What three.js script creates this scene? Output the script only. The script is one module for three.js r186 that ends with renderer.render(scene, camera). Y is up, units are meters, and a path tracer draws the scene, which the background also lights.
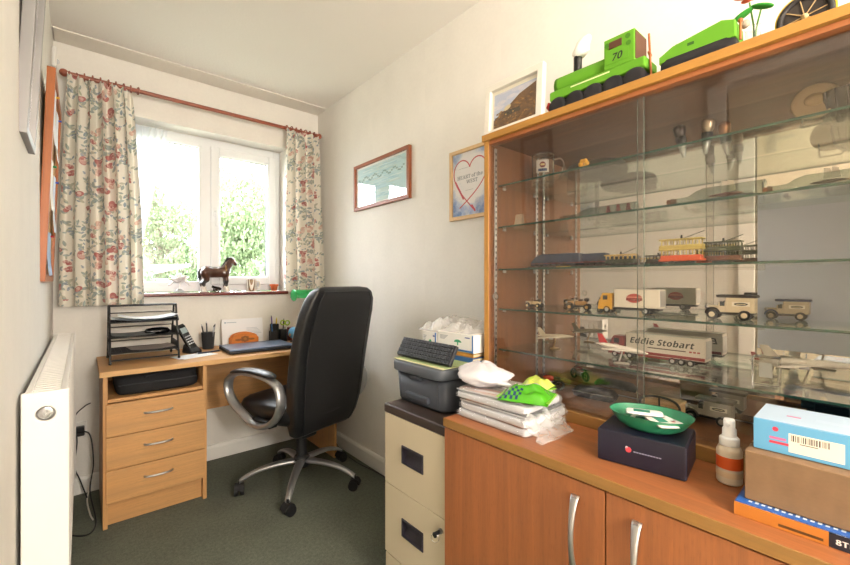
import * as THREE from 'three';
import { RoundedBoxGeometry } from 'three/addons/geometries/RoundedBoxGeometry.js';
import { mergeGeometries, toCreasedNormals, mergeVertices } from 'three/addons/utils/BufferGeometryUtils.js';
import { MarchingCubes } from 'three/addons/objects/MarchingCubes.js';
import { ImprovedNoise } from 'three/addons/math/ImprovedNoise.js';

// ---------------------------------------------------------------- camera, sky, exposure
const scene = new THREE.Scene();
const camera = new THREE.PerspectiveCamera(70.06, 850 / 565, 0.02, 200);
camera.position.set(0, 1.139, 0);
camera.rotation.y = -40.4 * Math.PI / 180;
camera.setViewOffset(850, 565, 0, 1.2, 850, 565);
const renderer = new THREE.WebGLRenderer({ antialias: true });
renderer.toneMapping = THREE.LinearToneMapping;
renderer.toneMappingExposure = 0.75;
renderer.shadowMap.enabled = true;
scene.background = new THREE.Color(0.93, 0.97, 1.0);      // overcast daylight
scene.backgroundIntensity = 22;
const LAMP = { x: 0.38, y: 1.5, z: 1.5, power: 15.2 };        // paper globe floor lamp in the room behind the camera

// ---------------------------------------------------------------- helpers
const PI = Math.PI;
let seed = 7;
function rnd(a = 0, b = 1) { seed = (seed * 1664525 + 1013904223) >>> 0; return a + (b - a) * (seed / 4294967296); }
const noise = new ImprovedNoise();
const taken = {};
function numbered(n) { if (!(n in taken)) { taken[n] = 0; return n; } return n + '_' + String(++taken[n]).padStart(3, '0'); }
function shadow(m) { m.castShadow = true; m.receiveShadow = true; return m; }
function T(name, label, category, pos = [0, 0, 0], ry = 0, group) {
  const g = new THREE.Group(); g.name = numbered(name); scene.add(g);
  g.position.set(...pos); g.rotation.y = ry; if (pos.k) g.scale.setScalar(pos.k); g.userData = { label, category };
  if (group) g.userData.group = group;
  return g;
}
function P(parent, name, geo, mat, pos, rot, label) {
  const m = shadow(new THREE.Mesh(geo, mat)); m.name = name; parent.add(m);
  if (pos) m.position.set(...pos);
  if (rot) m.rotation.set(...rot);
  if (label) m.userData.label = label;
  return m;
}
function S(name, geo, mat, pos, label) {          // piece of the setting
  const m = shadow(new THREE.Mesh(geo, mat)); m.name = name; scene.add(m);
  if (pos) m.position.set(...pos);
  m.userData = { kind: 'structure', label, category: name.split('_')[0] };
  return m;
}
function copy(o, pos, ry, label, group) {
  const c = o.clone(); c.name = numbered(o.name.replace(/_\d{3}$/, '')); scene.add(c); c.position.set(...pos); c.rotation.y = ry;
  c.userData = { ...o.userData, label }; if (group) c.userData.group = group; return c;
}
// geometry
const memo = new Map();
function once(k, f) { if (!memo.has(k)) memo.set(k, f()); return memo.get(k); }
function bx(w, h, d, r = 0.002, seg = 1) { r = Math.min(r, w * .49, h * .49, d * .49); return once(`b${w},${h},${d},${r},${seg}`, () => new RoundedBoxGeometry(w, h, d, seg, r)); }
function wb(w, h, d, grain = 'x', r = 0.0015) {   // wooden box, uv in metres along the grain
  return once(`w${w},${h},${d},${grain},${r}`, () => uvm(new RoundedBoxGeometry(w, h, d, 1, Math.min(r, w * .45, h * .45, d * .45)), grain));
}
function uvm(g, grain = 'x', off = 0) {
  const p = g.attributes.position, n = g.attributes.normal, uv = new Float32Array(p.count * 2), gi = { x: 0, y: 1, z: 2 }[grain];
  for (let i = 0; i < p.count; i++) {
    const a = [Math.abs(n.getX(i)), Math.abs(n.getY(i)), Math.abs(n.getZ(i))], c = [p.getX(i), p.getY(i), p.getZ(i)];
    const k = a.indexOf(Math.max(...a)); const rest = [0, 1, 2].filter((q) => q !== k);
    let U, V; if (k === gi) { U = rest[0]; V = rest[1]; } else { U = gi; V = rest.find((q) => q !== gi); }
    uv[2 * i] = c[U] / 0.8 + off + 0.37; uv[2 * i + 1] = c[V] / 0.4 + off * .7 + 0.21;
  }
  g.setAttribute('uv', new THREE.BufferAttribute(uv, 2)); return g;
}
function cy(r1, r2, h, s = 20) { return once(`c${r1},${r2},${h},${s}`, () => new THREE.CylinderGeometry(r1, r2, h, s)); }
function sp(r, a = 18, b = 12) { return once(`s${r},${a},${b}`, () => new THREE.SphereGeometry(r, a, b)); }
function lathe(pts, s = 28) { return new THREE.LatheGeometry(pts.map(([x, y]) => new THREE.Vector2(x, y)), s); }
function tube(pts, r, n = 24, s = 7, closed = false) { return new THREE.TubeGeometry(new THREE.CatmullRomCurve3(pts.map((p) => new THREE.Vector3(...p)), closed, 'catmullrom', .5), n, r, s, closed); }
function poly(pts, r, s = 7) {   // straight-sided rod through the points
  const path = new THREE.CurvePath(); for (let i = 0; i < pts.length - 1; i++) path.add(new THREE.LineCurve3(new THREE.Vector3(...pts[i]), new THREE.Vector3(...pts[i + 1])));
  const out = []; for (let i = 0; i < pts.length - 1; i++) out.push(rod(pts[i], pts[i + 1], r, s)); return mergeGeometries(out);
}
function rod(a, b, r, s = 7) {
  const A = new THREE.Vector3(...a), B = new THREE.Vector3(...b), L = A.distanceTo(B), g = new THREE.CylinderGeometry(r, r, L, s);
  const q = new THREE.Quaternion().setFromUnitVectors(new THREE.Vector3(0, 1, 0), B.clone().sub(A).normalize());
  g.applyQuaternion(q); g.translate((a[0] + b[0]) / 2, (a[1] + b[1]) / 2, (a[2] + b[2]) / 2); return g;
}
function ext(pts, depth, bevel = 0.001, curve = false) {
  const s = new THREE.Shape(); if (curve) { s.moveTo(...pts[0]); s.splineThru(pts.slice(1).concat([pts[0]]).map((p) => new THREE.Vector2(...p))); } else { s.moveTo(...pts[0]); pts.slice(1).forEach((p) => s.lineTo(...p)); s.closePath(); }
  const g = new THREE.ExtrudeGeometry(s, { depth, bevelEnabled: bevel > 0, bevelSize: bevel, bevelThickness: bevel, bevelSegments: 2, curveSegments: 16 });
  g.translate(0, 0, -depth / 2); return g;
}
function tr(g, x = 0, y = 0, z = 0, rx = 0, ry = 0, rz = 0) { const c = g.clone(); if (rx) c.rotateX(rx); if (ry) c.rotateY(ry); if (rz) c.rotateZ(rz); c.translate(x, y, z); return c; }
function join(...gs) { return mergeGeometries(gs.map((g) => { const c = g.index ? g.toNonIndexed() : g.clone(); for (const k of Object.keys(c.attributes)) if (!['position', 'normal', 'uv'].includes(k)) c.deleteAttribute(k); if (!c.attributes.uv) c.setAttribute('uv', new THREE.BufferAttribute(new Float32Array(c.attributes.position.count * 2), 2)); return c; })); }
function loft(rings, caps = true) {
  const n = rings[0].length, pos = [], idx = [], uv = [];
  rings.forEach((r, j) => r.forEach((p, i) => { pos.push(...p); uv.push(i / n, j / (rings.length - 1)); }));
  for (let j = 0; j < rings.length - 1; j++) for (let i = 0; i < n; i++) { const a = j * n + i, b = j * n + (i + 1) % n, c = a + n, d = b + n; idx.push(a, b, d, a, d, c); }
  if (caps) for (const [j, flip] of [[0, true], [rings.length - 1, false]]) {
    const c = rings[j].reduce((s, p) => [s[0] + p[0] / n, s[1] + p[1] / n, s[2] + p[2] / n], [0, 0, 0]); const k = pos.length / 3; pos.push(...c); uv.push(.5, .5);
    for (let i = 0; i < n; i++) { const a = j * n + i, b = j * n + (i + 1) % n; flip ? idx.push(k, b, a) : idx.push(k, a, b); }
  }
  const g = new THREE.BufferGeometry(); g.setAttribute('position', new THREE.Float32BufferAttribute(pos, 3)); g.setAttribute('uv', new THREE.Float32BufferAttribute(uv, 2)); g.setIndex(idx); g.computeVertexNormals(); return g;
}
function ringXZ(x, y, z, w, d, n = 4, k = 32) {   // superellipse in the xz plane, winding for upward lofts
  const o = []; for (let i = 0; i < k; i++) { const a = -2 * PI * i / k, c = Math.cos(a), s = Math.sin(a); o.push([x + Math.sign(c) * Math.abs(c) ** (2 / n) * w / 2, y, z + Math.sign(s) * Math.abs(s) ** (2 / n) * d / 2]); } return o;
}
function surf(fn, nu, nv) {      // grid surface; fn(u, v) -> [x, y, z]
  const pos = [], uv = [], idx = [];
  for (let j = 0; j <= nv; j++) for (let i = 0; i <= nu; i++) { pos.push(...fn(i / nu, j / nv)); uv.push(i / nu, 1 - j / nv); }
  for (let j = 0; j < nv; j++) for (let i = 0; i < nu; i++) { const a = j * (nu + 1) + i, b = a + 1, c = a + nu + 1, d = c + 1; idx.push(a, c, b, b, c, d); }
  const g = new THREE.BufferGeometry(); g.setAttribute('position', new THREE.Float32BufferAttribute(pos, 3)); g.setAttribute('uv', new THREE.Float32BufferAttribute(uv, 2)); g.setIndex(idx); g.computeVertexNormals(); return g;
}
function sdf(bones, k, size, res = 56) {    // smooth union of tapered capsules, in a cube of half-size `size`
  const mc = new MarchingCubes(res, new THREE.MeshStandardMaterial(), false, false, 60000); mc.isolation = 0;
  const half = res / 2;
  for (let z = 0; z < res; z++) for (let y = 0; y < res; y++) for (let x = 0; x < res; x++) {
    const px = (x - half) / half * size, py = (y - half) / half * size, pz = (z - half) / half * size; let d = 1e3;
    for (const [ax, ay, az, ra, bx_, by, bz, rb] of bones) {
      const ex = bx_ - ax, ey = by - ay, ez = bz - az, l2 = ex * ex + ey * ey + ez * ez || 1e-9; let t = ((px - ax) * ex + (py - ay) * ey + (pz - az) * ez) / l2; t = Math.min(1, Math.max(0, t));
      const q = Math.hypot(px - ax - ex * t, py - ay - ey * t, pz - az - ez * t) - (ra + (rb - ra) * t);
      const hh = Math.max(k - Math.abs(d - q), 0) / k; d = Math.min(d, q) - hh * hh * k / 4;
    }
    mc.field[x + y * res + z * res * res] = -d;
  }
  mc.update(); const n = mc.count; const g = new THREE.BufferGeometry();
  g.setAttribute('position', new THREE.BufferAttribute(mc.positionArray.slice(0, n * 3), 3)); g.scale(size, size, size);
  const w = mergeVertices(g, 1e-5); w.computeVertexNormals(); return w;
}
// textures
function canvas(w, h, draw) { const c = document.createElement('canvas'); c.width = w; c.height = h; draw(c.getContext('2d'), w, h); const t = new THREE.CanvasTexture(c); t.colorSpace = THREE.SRGBColorSpace; t.anisotropy = 4; return t; }
function data(w, h, f, srgb = true) {
  const a = new Uint8Array(w * h * 4); for (let y = 0; y < h; y++) for (let x = 0; x < w; x++) { const c = f(x / w, y / h, x, y); const k = 4 * (y * w + x); a[k] = Math.max(0, Math.min(255, c[0])); a[k + 1] = Math.max(0, Math.min(255, c[1])); a[k + 2] = Math.max(0, Math.min(255, c[2])); a[k + 3] = 255; }
  const t = new THREE.DataTexture(a, w, h); t.magFilter = THREE.LinearFilter; t.minFilter = THREE.LinearMipmapLinearFilter; t.generateMipmaps = true; t.wrapS = t.wrapT = THREE.RepeatWrapping; if (srgb) t.colorSpace = THREE.SRGBColorSpace; t.needsUpdate = true; return t;
}
function woodTex([r, g, b], amp, s) {
  return data(512, 512, (u, v) => {
    const tau = 2 * PI; // tile along u by walking a circle, along v by mirroring
    const vv = Math.abs(v - .5) * 2, cu = Math.cos(u * tau) * .35, su = Math.sin(u * tau) * .35;
    const coarse = noise.noise(cu + s, vv * 9, su) * .6 + noise.noise(cu * 2 + s, vv * 30, su * 2) * .5;
    const fine = noise.noise(cu * 6 + s * 3, vv * 140, su * 6) * .7, fleck = Math.max(0, noise.noise(cu * 22, vv * 110 + s, su * 22) - .25) * 1.4;
    const k = 1 + amp * (coarse + fine * .6 - fleck);
    return [r * k, g * k * (1 - .02 * coarse), b * k * (1 - .05 * coarse)];
  });
}
const mats = new Map();
function M(c, r = 0.6, o = {}) { const k = c + '|' + r + '|' + JSON.stringify(o); if (!mats.has(k)) mats.set(k, new THREE.MeshPhysicalMaterial({ color: c, roughness: r, ...o })); return mats.get(k); }
function MT(map, r = 0.6, o = {}) { return new THREE.MeshPhysicalMaterial({ map, roughness: r, ...o }); }

// ---------------------------------------------------------------- materials
const wallBump = data(256, 256, (u, v, x, y) => { const k = 128 + 60 * noise.noise(u * 40, v * 40, 3) + 50 * noise.noise(u * 90, v * 90, 8); return [k, k, k]; }, false);
const wallMap = data(256, 256, (u, v) => { const k = 1 + .012 * noise.noise(u * 5, v * 5, 1.5) + .008 * noise.noise(u * 30, v * 30, 4); return [239 * k, 235 * k, 227 * k]; });
const wallMat = new THREE.MeshPhysicalMaterial({ map: wallMap, roughness: .85, bumpMap: wallBump, bumpScale: .0006 });
const ceilMat = new THREE.MeshPhysicalMaterial({ color: 0xf5f0e8, roughness: .9, bumpMap: wallBump, bumpScale: .001 });
const carpetMap = data(512, 512, (u, v) => { const k = 1 + .10 * noise.noise(u * 60, v * 60, 2) + .16 * noise.noise(u * 180, v * 180, 5) + .08 * noise.noise(u * 5, v * 5, 9); return [102 * k, 107 * k, 94 * k]; });
const carpetBump = data(512, 512, (u, v) => { const k = 128 + 70 * noise.noise(u * 170, v * 170, 1) + 50 * noise.noise(u * 80, v * 80, 6); return [k, k, k]; }, false);
const carpetMat = new THREE.MeshPhysicalMaterial({ map: carpetMap, roughness: 1, bumpMap: carpetBump, bumpScale: .004, sheen: .3, sheenRoughness: .8 });
const whitePaint = M(0xf2f0ea, .45), upvc = M(0xf4f6f8, .3, { clearcoat: .3, clearcoatRoughness: .2 });
const beech = MT(woodTex([200, 152, 98], .10, 2.3), .5);
const beechEdge = MT(woodTex([210, 166, 110], .07, 5.1), .5);
const cherry = MT(woodTex([156, 96, 56], .13, 9.7), .42, { clearcoat: .15, clearcoatRoughness: .4 });
const cherryEdge = MT(woodTex([148, 108, 56], .07, 13.3), .5);
const oakFront = MT(woodTex([172, 124, 56], .08, 17.9), .45);
const cabinetInner = MT(woodTex([132, 88, 56], .12, 11.3), .5);
const sillWood = M(0x6d2f2c, .35, { clearcoat: .4, clearcoatRoughness: .25 });
const chrome = M(0xd2d2d4, .22, { metalness: 1 }), satin = M(0xb9b9bb, .36, { metalness: 1 });
const black = M(0x17181b, .5), blackGloss = M(0x101114, .25), rubber = M(0x1c1c1e, .75), darkGrey = M(0x4b5058, .5);
const pane = M(0xffffff, 0, { transmission: 1, thickness: 0, ior: 1.45 });
const doorGlass = M(0xf7f5f3, 0, { transmission: 1, thickness: 0, ior: 1.5 });
const shelfGlass = M(0xf0f7f3, 0, { transmission: 1, thickness: 0, ior: 1.45 });
const clearGlass = M(0xf3f6f4, 0.01, { transmission: 1, thickness: .01, ior: 1.45 });
const shelfEdge = M(0x2f5a4c, .15, { transmission: .35, thickness: 0 });
const mirror = M(0xe6e6e3, .015, { metalness: 1 });
const film = M(0xffffff, .12, { transmission: .82, thickness: 0, ior: 1.45 });
const paper = M(0xf4f4f2, .8);

// ================================================================ ROOM SHELL
const XL = -0.115, XR = 1.362, ZW = -2.853, ZR = 1.75, CH = 2.4;
S('floor', uvRep(new THREE.BoxGeometry(2.2, .1, 5.5), 'xz', .9), carpetMat, [.63, -.05, -.6], 'green grey looped carpet floor');
S('ceiling', uvRep(new THREE.BoxGeometry(2.2, .1, 5.5), 'xz', .5), ceilMat, [.63, CH + .05, -.6], 'off white plaster ceiling');
S('wall_left', uvRep(new THREE.BoxGeometry(.12, CH, 5.1), 'zy', .5), wallMat, [XL - .06, CH / 2, -.6], 'cream painted wall on the left');
S('wall_right', uvRep(new THREE.BoxGeometry(.12, CH, 5.1), 'zy', .5), wallMat, [XR + .06, CH / 2, -.6], 'cream painted wall on the right');
S('wall_rear', uvRep(new THREE.BoxGeometry(1.7, CH, .12), 'xy', .5), wallMat, [.63, CH / 2, ZR + .06], 'cream painted wall behind the camera');
const WX0 = .16, WX1 = 1.118, WY0 = 1.05, WY1 = 2.092;
{ // window wall with its opening
  const s = new THREE.Shape(); s.moveTo(XL - .1, 0); s.lineTo(XR + .1, 0); s.lineTo(XR + .1, CH); s.lineTo(XL - .1, CH); s.closePath();
  const h = new THREE.Path(); h.moveTo(WX0, WY0); h.lineTo(WX0, WY1); h.lineTo(WX1, WY1); h.lineTo(WX1, WY0); h.closePath(); s.holes.push(h);
  const g = new THREE.ExtrudeGeometry(s, { depth: .28, bevelEnabled: false }); g.translate(0, 0, ZW - .28); uvRep(g, 'xy', .5);
  S('wall_window', g, wallMat, null, 'cream painted wall around the window');
}
function uvRep(g, plane, m) {
  const p = g.attributes.position, uv = new Float32Array(p.count * 2), ix = 'xyz'.indexOf(plane[0]), iy = 'xyz'.indexOf(plane[1]);
  for (let i = 0; i < p.count; i++) { uv[2 * i] = p.getComponent(i, ix) / m; uv[2 * i + 1] = p.getComponent(i, iy) / m; }
  g.setAttribute('uv', new THREE.BufferAttribute(uv, 2)); return g;
}
// skirting boards: stepped profile
function skirt(name, len, label) { const g = ext([[0, 0], [.016, 0], [.016, .075], [.011, .088], [.006, .092], [0, .092]], len, 0); return S(name, g, whitePaint, null, label); }
{ const a = skirt('baseboard_window', 1.44, 'white skirting board under the window'); a.rotation.y = -PI / 2; a.position.set(.632, 0, ZW);
  const b = skirt('baseboard_right', 4.55, 'white skirting board along the right wall'); b.rotation.y = PI; b.position.set(XR, 0, -.57);
  const c = skirt('baseboard_left', 2.2, 'white skirting board behind the radiator'); c.position.set(XL, 0, -1.74); }
// ceiling band along the window wall
S('trim_1', bx(1.47, .008, .15, .003), M(0xefe9de, .8), [.6235, CH - .004, ZW + .075], 'plain plaster band where ceiling meets window wall');

// door on the left wall, seen in the cabinet's mirror
{ const d = new THREE.Group(); d.name = 'door_1'; scene.add(d); d.userData = { kind: 'structure', label: 'cream painted door in a white frame on the left wall', category: 'door' };
  d.position.set(XL, 0, -.11); d.rotation.y = PI / 2;
  P(d, 'leaf', wb(.76, 1.98, .02, 'y'), M(0xe6dcc4, .5), [0, .995, .012]);
  P(d, 'casing', join(tr(bx(.07, 2.07, .03), -.425, 1.035, .015), tr(bx(.07, 2.07, .03), .425, 1.035, .015), tr(bx(.92, .07, .03), 0, 2.055, .015)), whitePaint);
  const hd = P(d, 'handle_plate', bx(.04, .16, .006), satin, [.32, 1.03, .026]);
  P(hd, 'lever', join(tr(cy(.008, .008, .03, 12), 0, .02, .012, PI / 2), tr(bx(.1, .014, .012, .005), -.045, .02, .028)), satin);
}

// ================================================================ WINDOW
{
  const w = new THREE.Group(); w.name = 'window_1'; scene.add(w); w.userData = { kind: 'structure', label: 'white double glazed window with a fixed and an opening light', category: 'window' };
  w.position.set(0, 0, ZW - .155);   // middle of the frame depth
  const fr = (x0, x1, y0, y1, t, d, r = .006) => join(tr(bx(t, y1 - y0, d, r, 2), x0 + t / 2, (y0 + y1) / 2), tr(bx(t, y1 - y0, d, r, 2), x1 - t / 2, (y0 + y1) / 2),
    tr(bx(x1 - x0 - 2 * t + .004, t, d, r, 2), (x0 + x1) / 2, y0 + t / 2), tr(bx(x1 - x0 - 2 * t + .004, t, d, r, 2), (x0 + x1) / 2, y1 - t / 2));
  P(w, 'window_frame', fr(WX0, WX1, 1.072, WY1 - .005, .052, .065), upvc);
  P(w, 'mullion', bx(.07, .94, .065, .006, 2), upvc, [.633, 1.58, 0]);
  P(w, 'bead', fr(.205, .605, 1.117, 2.042, .022, .03), upvc, [0, 0, .016]);
  const sash = P(w, 'sash', fr(.652, 1.082, 1.115, 2.042, .052, .06, .009), upvc, [0, 0, .018]);
  P(sash, 'bead', fr(.699, 1.036, 1.16, 1.998, .014, .03), upvc, [0, 0, .006]);
  const hb = P(sash, 'handle', join(tr(bx(.024, .06, .01, .004, 2), 0, 0, 0), tr(cy(.009, .009, .03, 14), 0, .006, .015, PI / 2), tr(bx(.016, .105, .013, .005, 2), 0, -.045, .033)), upvc, [.679, 1.6, .035]);
  P(w, 'pane', bx(.385, .91, .02, .001), pane, [.405, 1.58, -.004]);
  P(w, 'pane', bx(.34, .85, .02, .001), pane, [.867, 1.579, .006]);
  P(w, 'gasket', fr(.225, .586, 1.136, 2.023, .004, .022, .001), black, [0, 0, -.002]);
  P(w, 'gasket', fr(.711, 1.024, 1.172, 1.987, .004, .022, .001), black, [0, 0, .008]);
  P(w, 'window_sill', ext([[0, 0], [.165, 0], [.165, .016], [.004, .02], [-.004, .016], [-.004, .006]], .955, .001), sillWood, [.639, 1.05, .19], [0, PI / 2, 0], 'dark red brown varnished sill board');
}

// ================================================================ OUTSIDE THE WINDOW
S('ground', new THREE.BoxGeometry(40, .1, 30).toNonIndexed(), new THREE.MeshStandardMaterial({ map: data(256, 256, (u, v) => { const k = 1 + .25 * noise.noise(u * 30, v * 30, 2); return [150 * k, 152 * k, 132 * k]; }), roughness: 1 }), [4, -.25, -18.3], 'dry grass ground of the garden outside the window');
const leafMats = [0x768c62, 0x879a70, 0x6a8266].map((c) => new THREE.MeshPhysicalMaterial({ color: c, roughness: .8, transmission: .3, thickness: 0, side: THREE.DoubleSide }));
function foliage(blobs, n, size) {
  const pos = [], idx = []; const v = new THREE.Vector3(), e = new THREE.Euler();
  const tot = blobs.reduce((s, b) => s + b[3] ** 2, 0);
  for (const [x, y, z, r] of blobs) {
    const m = Math.round(n * r * r / tot);
    for (let i = 0; i < m; i++) {
      const th = rnd(0, 2 * PI), c = rnd(-1, 1), q = r * (0.55 + .5 * Math.cbrt(rnd())), s = Math.sqrt(1 - c * c);
      const cx = x + q * s * Math.cos(th), cyy = y + q * c * .9, cz = z + q * s * Math.sin(th); e.set(rnd(-1.2, 1.2), rnd(0, 6.3), rnd(-.8, .8));
      const k = pos.length / 3, L = size * rnd(.6, 1.3);
      for (const [a, b, f] of [[0, -.5, 0], [.28, 0, .06], [0, .5, 0], [-.28, 0, .06]]) { v.set(a * L, b * L, f * L).applyEuler(e); pos.push(cx + v.x, cyy + v.y, cz + v.z); }
      idx.push(k, k + 1, k + 3, k + 1, k + 2, k + 3);
    }
  }
  const g = new THREE.BufferGeometry(); g.setAttribute('position', new THREE.Float32BufferAttribute(pos, 3)); g.setIndex(idx); g.computeVertexNormals(); return g;
}
function bush(name, label, x, z, h, r, mat, n, size = .1) {
  const t = T(name, label, 'tree', [x, -.2, z], 0);
  const bl = []; for (let i = 0; i < 11; i++) bl.push([rnd(-r, r) * .75, h * rnd(.3, .92), rnd(-r, r) * .5, r * rnd(.32, .55)]);
  const trunk = P(t, 'trunk', tube([[0, 0, 0], [.04, h * .3, .02], [-.03, h * .6, 0], [0, h * .85, 0]], .05 + .01 * h, 12, 8), M(0x8a7f6c, .9));
  for (let i = 0; i < 5; i++) { const b = bl[i]; P(trunk, 'branch', rod([0, h * .3, 0], [b[0], b[1], b[2]], .02, 6), M(0x8a7f6c, .9)); }
  const f = P(t, 'foliage', foliage(bl, n, size), mat); f.userData.kind = 'stuff'; return t;
}
bush('garden_tree', 'pale green leafy tree filling the right window pane', 3.0, -8.6, 3.2, 1.3, leafMats[1], 20000, .09);
bush('garden_tree', 'bright green tree just left of the window mullion', 1.5, -12, 3.7, 1.35, leafMats[0], 18000, .11);
bush('garden_tree', 'grey green spreading tree behind the net curtain', -.1, -7.6, 2.75, .95, leafMats[2], 14000, .09);
bush('garden_shrub', 'low light green shrub below the left pane', .75, -5.5, 1.35, .4, leafMats[1], 5000, .08);
bush('garden_shrub', 'low rounded shrub below the right pane', 2.1, -5.9, 1.8, .75, leafMats[0], 8000, .08);
{ const s = T('garden_shed', 'pale garden shed with a sloping roof beyond the shrubs', 'shed', [.8, -.2, -9.6], .5);
  for (let i = 0; i < 9; i++) P(s, 'board', bx(1.1, .15, .03, .004), M(0xd7d3c8, .8), [0, .08 + i * .155, .5]);
  P(s, 'side_wall', bx(.03, 1.4, 1, .003), M(0xcfcabd, .8), [.55, .7, 0]);
  P(s, 'side_wall', bx(.03, 1.4, 1, .003), M(0xcfcabd, .8), [-.55, .7, 0]);
  P(s, 'roof', bx(1.35, .05, 1.3, .01), M(0xc8c8c0, .7), [0, 1.52, 0], [0, 0, .22]);
  P(s, 'corner_post', bx(.06, 1.45, .06, .004), M(0xe8e6e0, .7), [.56, .72, .52]);
}

// ================================================================ FLOOR LAMP (in the room behind the camera)
{
  const l = T('floor_lamp', 'floor lamp with a round paper globe standing behind the camera', 'lamp', [LAMP.x, 0, LAMP.z]);
  const rib = []; for (let i = 0; i < 12; i++) { const a = (i + .5) / 12 * PI; rib.push(tr(new THREE.TorusGeometry(.172 * Math.sin(a), .0012, 5, 40), 0, LAMP.y + .172 * Math.cos(a), 0, PI / 2)); }
  P(l, 'globe', sp(.17, 36, 24), new THREE.MeshPhysicalMaterial({ color: 0xfff8ee, roughness: .9, emissive: 0xfff2e2, emissiveIntensity: 2.0 }), [0, LAMP.y, 0]);
  P(l, 'wire_ribs', join(...rib), M(0xeee6d6, .7));
  P(l, 'pole', cy(.011, .011, LAMP.y - .17, 14), satin, [0, (LAMP.y - .17) / 2 + .01, 0]);
  P(l, 'base', lathe([[0, 0], [.13, 0], [.132, .008], [.12, .016], [.02, .022], [0, .022]], 36), satin);
  const p = new THREE.PointLight(0xfff7ef, LAMP.power, 0, 2); p.position.y = LAMP.y; p.castShadow = true; p.shadow.radius = 8; l.add(p); p.name = 'bulb_light';
}

// ================================================================ CURTAINS
const floral = canvas(1024, 1024, (c, w, h) => {
  c.fillStyle = '#f5efe2'; c.fillRect(0, 0, w, h);
  seed = 41;
  const leaf = (x, y, a, l, col) => { c.save(); c.translate(x, y); c.rotate(a); c.fillStyle = col; c.beginPath(); c.moveTo(0, 0); c.quadraticCurveTo(l * .5, -l * .42, l, 0); c.quadraticCurveTo(l * .5, l * .42, 0, 0); c.fill(); c.restore(); };
  const rose = (x, y, r, cols) => { for (let k = 0; k < 9; k++) { c.fillStyle = cols[k % cols.length]; c.beginPath(); const a = rnd(0, 6.3), q = r * (1 - k / 10); c.ellipse(x + Math.cos(a) * q * .45, y + Math.sin(a) * q * .45, q * .7, q * .5, a, 0, 6.3); c.fill(); } };
  const place = (f) => { const x = rnd(0, w), y = rnd(0, h); for (const dx of [-w, 0, w]) for (const dy of [-h, 0, h]) { const s0 = seed; f(x + dx, y + dy); if (dx < w || dy < h) seed = s0; } };
  for (let i = 0; i < 70; i++) place((x, y) => { c.strokeStyle = '#b4b6a4'; c.lineWidth = 4; c.beginPath(); c.moveTo(x, y); let a = rnd(0, 6.3); let px = x, py = y; for (let k = 0; k < 6; k++) { a += rnd(-.7, .7); px += Math.cos(a) * 28; py += Math.sin(a) * 28; c.lineTo(px, py); leaf(px, py, a + rnd(-1.4, 1.4), rnd(36, 66), ['#a9b4b0', '#b4bfbb', '#c0c2ae', '#9ba8b0', '#c8c5b2'][k % 5]); } c.stroke(); });
  for (let i = 0; i < 44; i++) place((x, y) => rose(x, y, rnd(30, 56), [['#c9928a', '#dcb3a8', '#bd7470', '#e8cfc2'], ['#c07c76', '#d09a90', '#b46c68', '#e0beb2'], ['#e3c3b2', '#ecd6c8', '#d8aa9c', '#f1e0d4']][i % 3]));
  for (let i = 0; i < 60; i++) place((x, y) => rose(x, y, rnd(10, 20), ['#a9b3bd', '#93a0ae', '#c7cacc']));
});
floral.wrapS = floral.wrapT = THREE.RepeatWrapping;
const fabric = new THREE.MeshPhysicalMaterial({ map: floral, roughness: .95, side: THREE.DoubleSide, sheen: .2, sheenRoughness: .8, transmission: .12, thickness: 0 });
const POLE_Y = 2.209, POLE_Z = ZW + .08;
function curtain(label, xt0, xt1, xb0, xb1, yb, folds, flare, ph) {
  const cx = (xt0 + xt1) / 2, t = T('curtain', label, 'curtain', [cx, yb, POLE_Z]);
  const H = POLE_Y - .012 - yb, wide = .62;
  const f = (u, v) => {
    const ease = Math.min(1, v * 1.6) ** .8, x0 = xt0 + (xb0 - xt0) * ease, x1 = xt1 + (xb1 - xt1) * ease;
    const head = Math.max(0, 1 - v / .075);                           // pinched heading
    const a = 2 * PI * folds * u + ph + .5 * Math.sin(5 * u + 2 * v), amp = .038 * (1 - head) + .012 * head + .004 * v;
    let z = amp * Math.sin(a) + .009 * Math.sin(2.3 * a + 1 + v * 2) * (1 - head) + .012 * Math.cos(u * 9 + v * 3);
    const x = x0 + (x1 - x0) * u + .010 * Math.cos(a) * (1 - .5 * head) + flare * v * v * (u - .3);
    z += .016 * Math.sin(a * 2) * head + (v < .085 ? 0 : .004 * Math.sin(8 * v));
    return [x - cx, H * (1 - v) + (v > .98 ? .004 * Math.sin(a) : 0), z + .02];
  };
  const g = surf(f, folds * 22, 60); const uv = g.attributes.uv;
  for (let i = 0; i < uv.count; i++) uv.setXY(i, uv.getX(i) * wide / .5, uv.getY(i) * H / .5);
  P(t, 'drape', g, fabric);
  const hem = surf((u, v) => { const p = f(u, .972 + .028 * v); return [p[0], p[1], p[2] + .0025]; }, folds * 22, 2); for (let i = 0; i < hem.attributes.uv.count; i++) hem.attributes.uv.setXY(i, hem.attributes.uv.getX(i) * wide / .42, hem.attributes.uv.getY(i) * .06 + .3);
  P(t, 'hem', hem, fabric);
  return t;
}
curtain('floral pleated curtain on the left of the window, wider one', -.062, .205, -.09, .24, 1.012, 6, .02, .4);
curtain('floral pleated curtain on the right beside the corner, narrower one', 1.072, 1.312, 1.062, 1.335, 1.075, 4, 0, 1.1);
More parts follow.
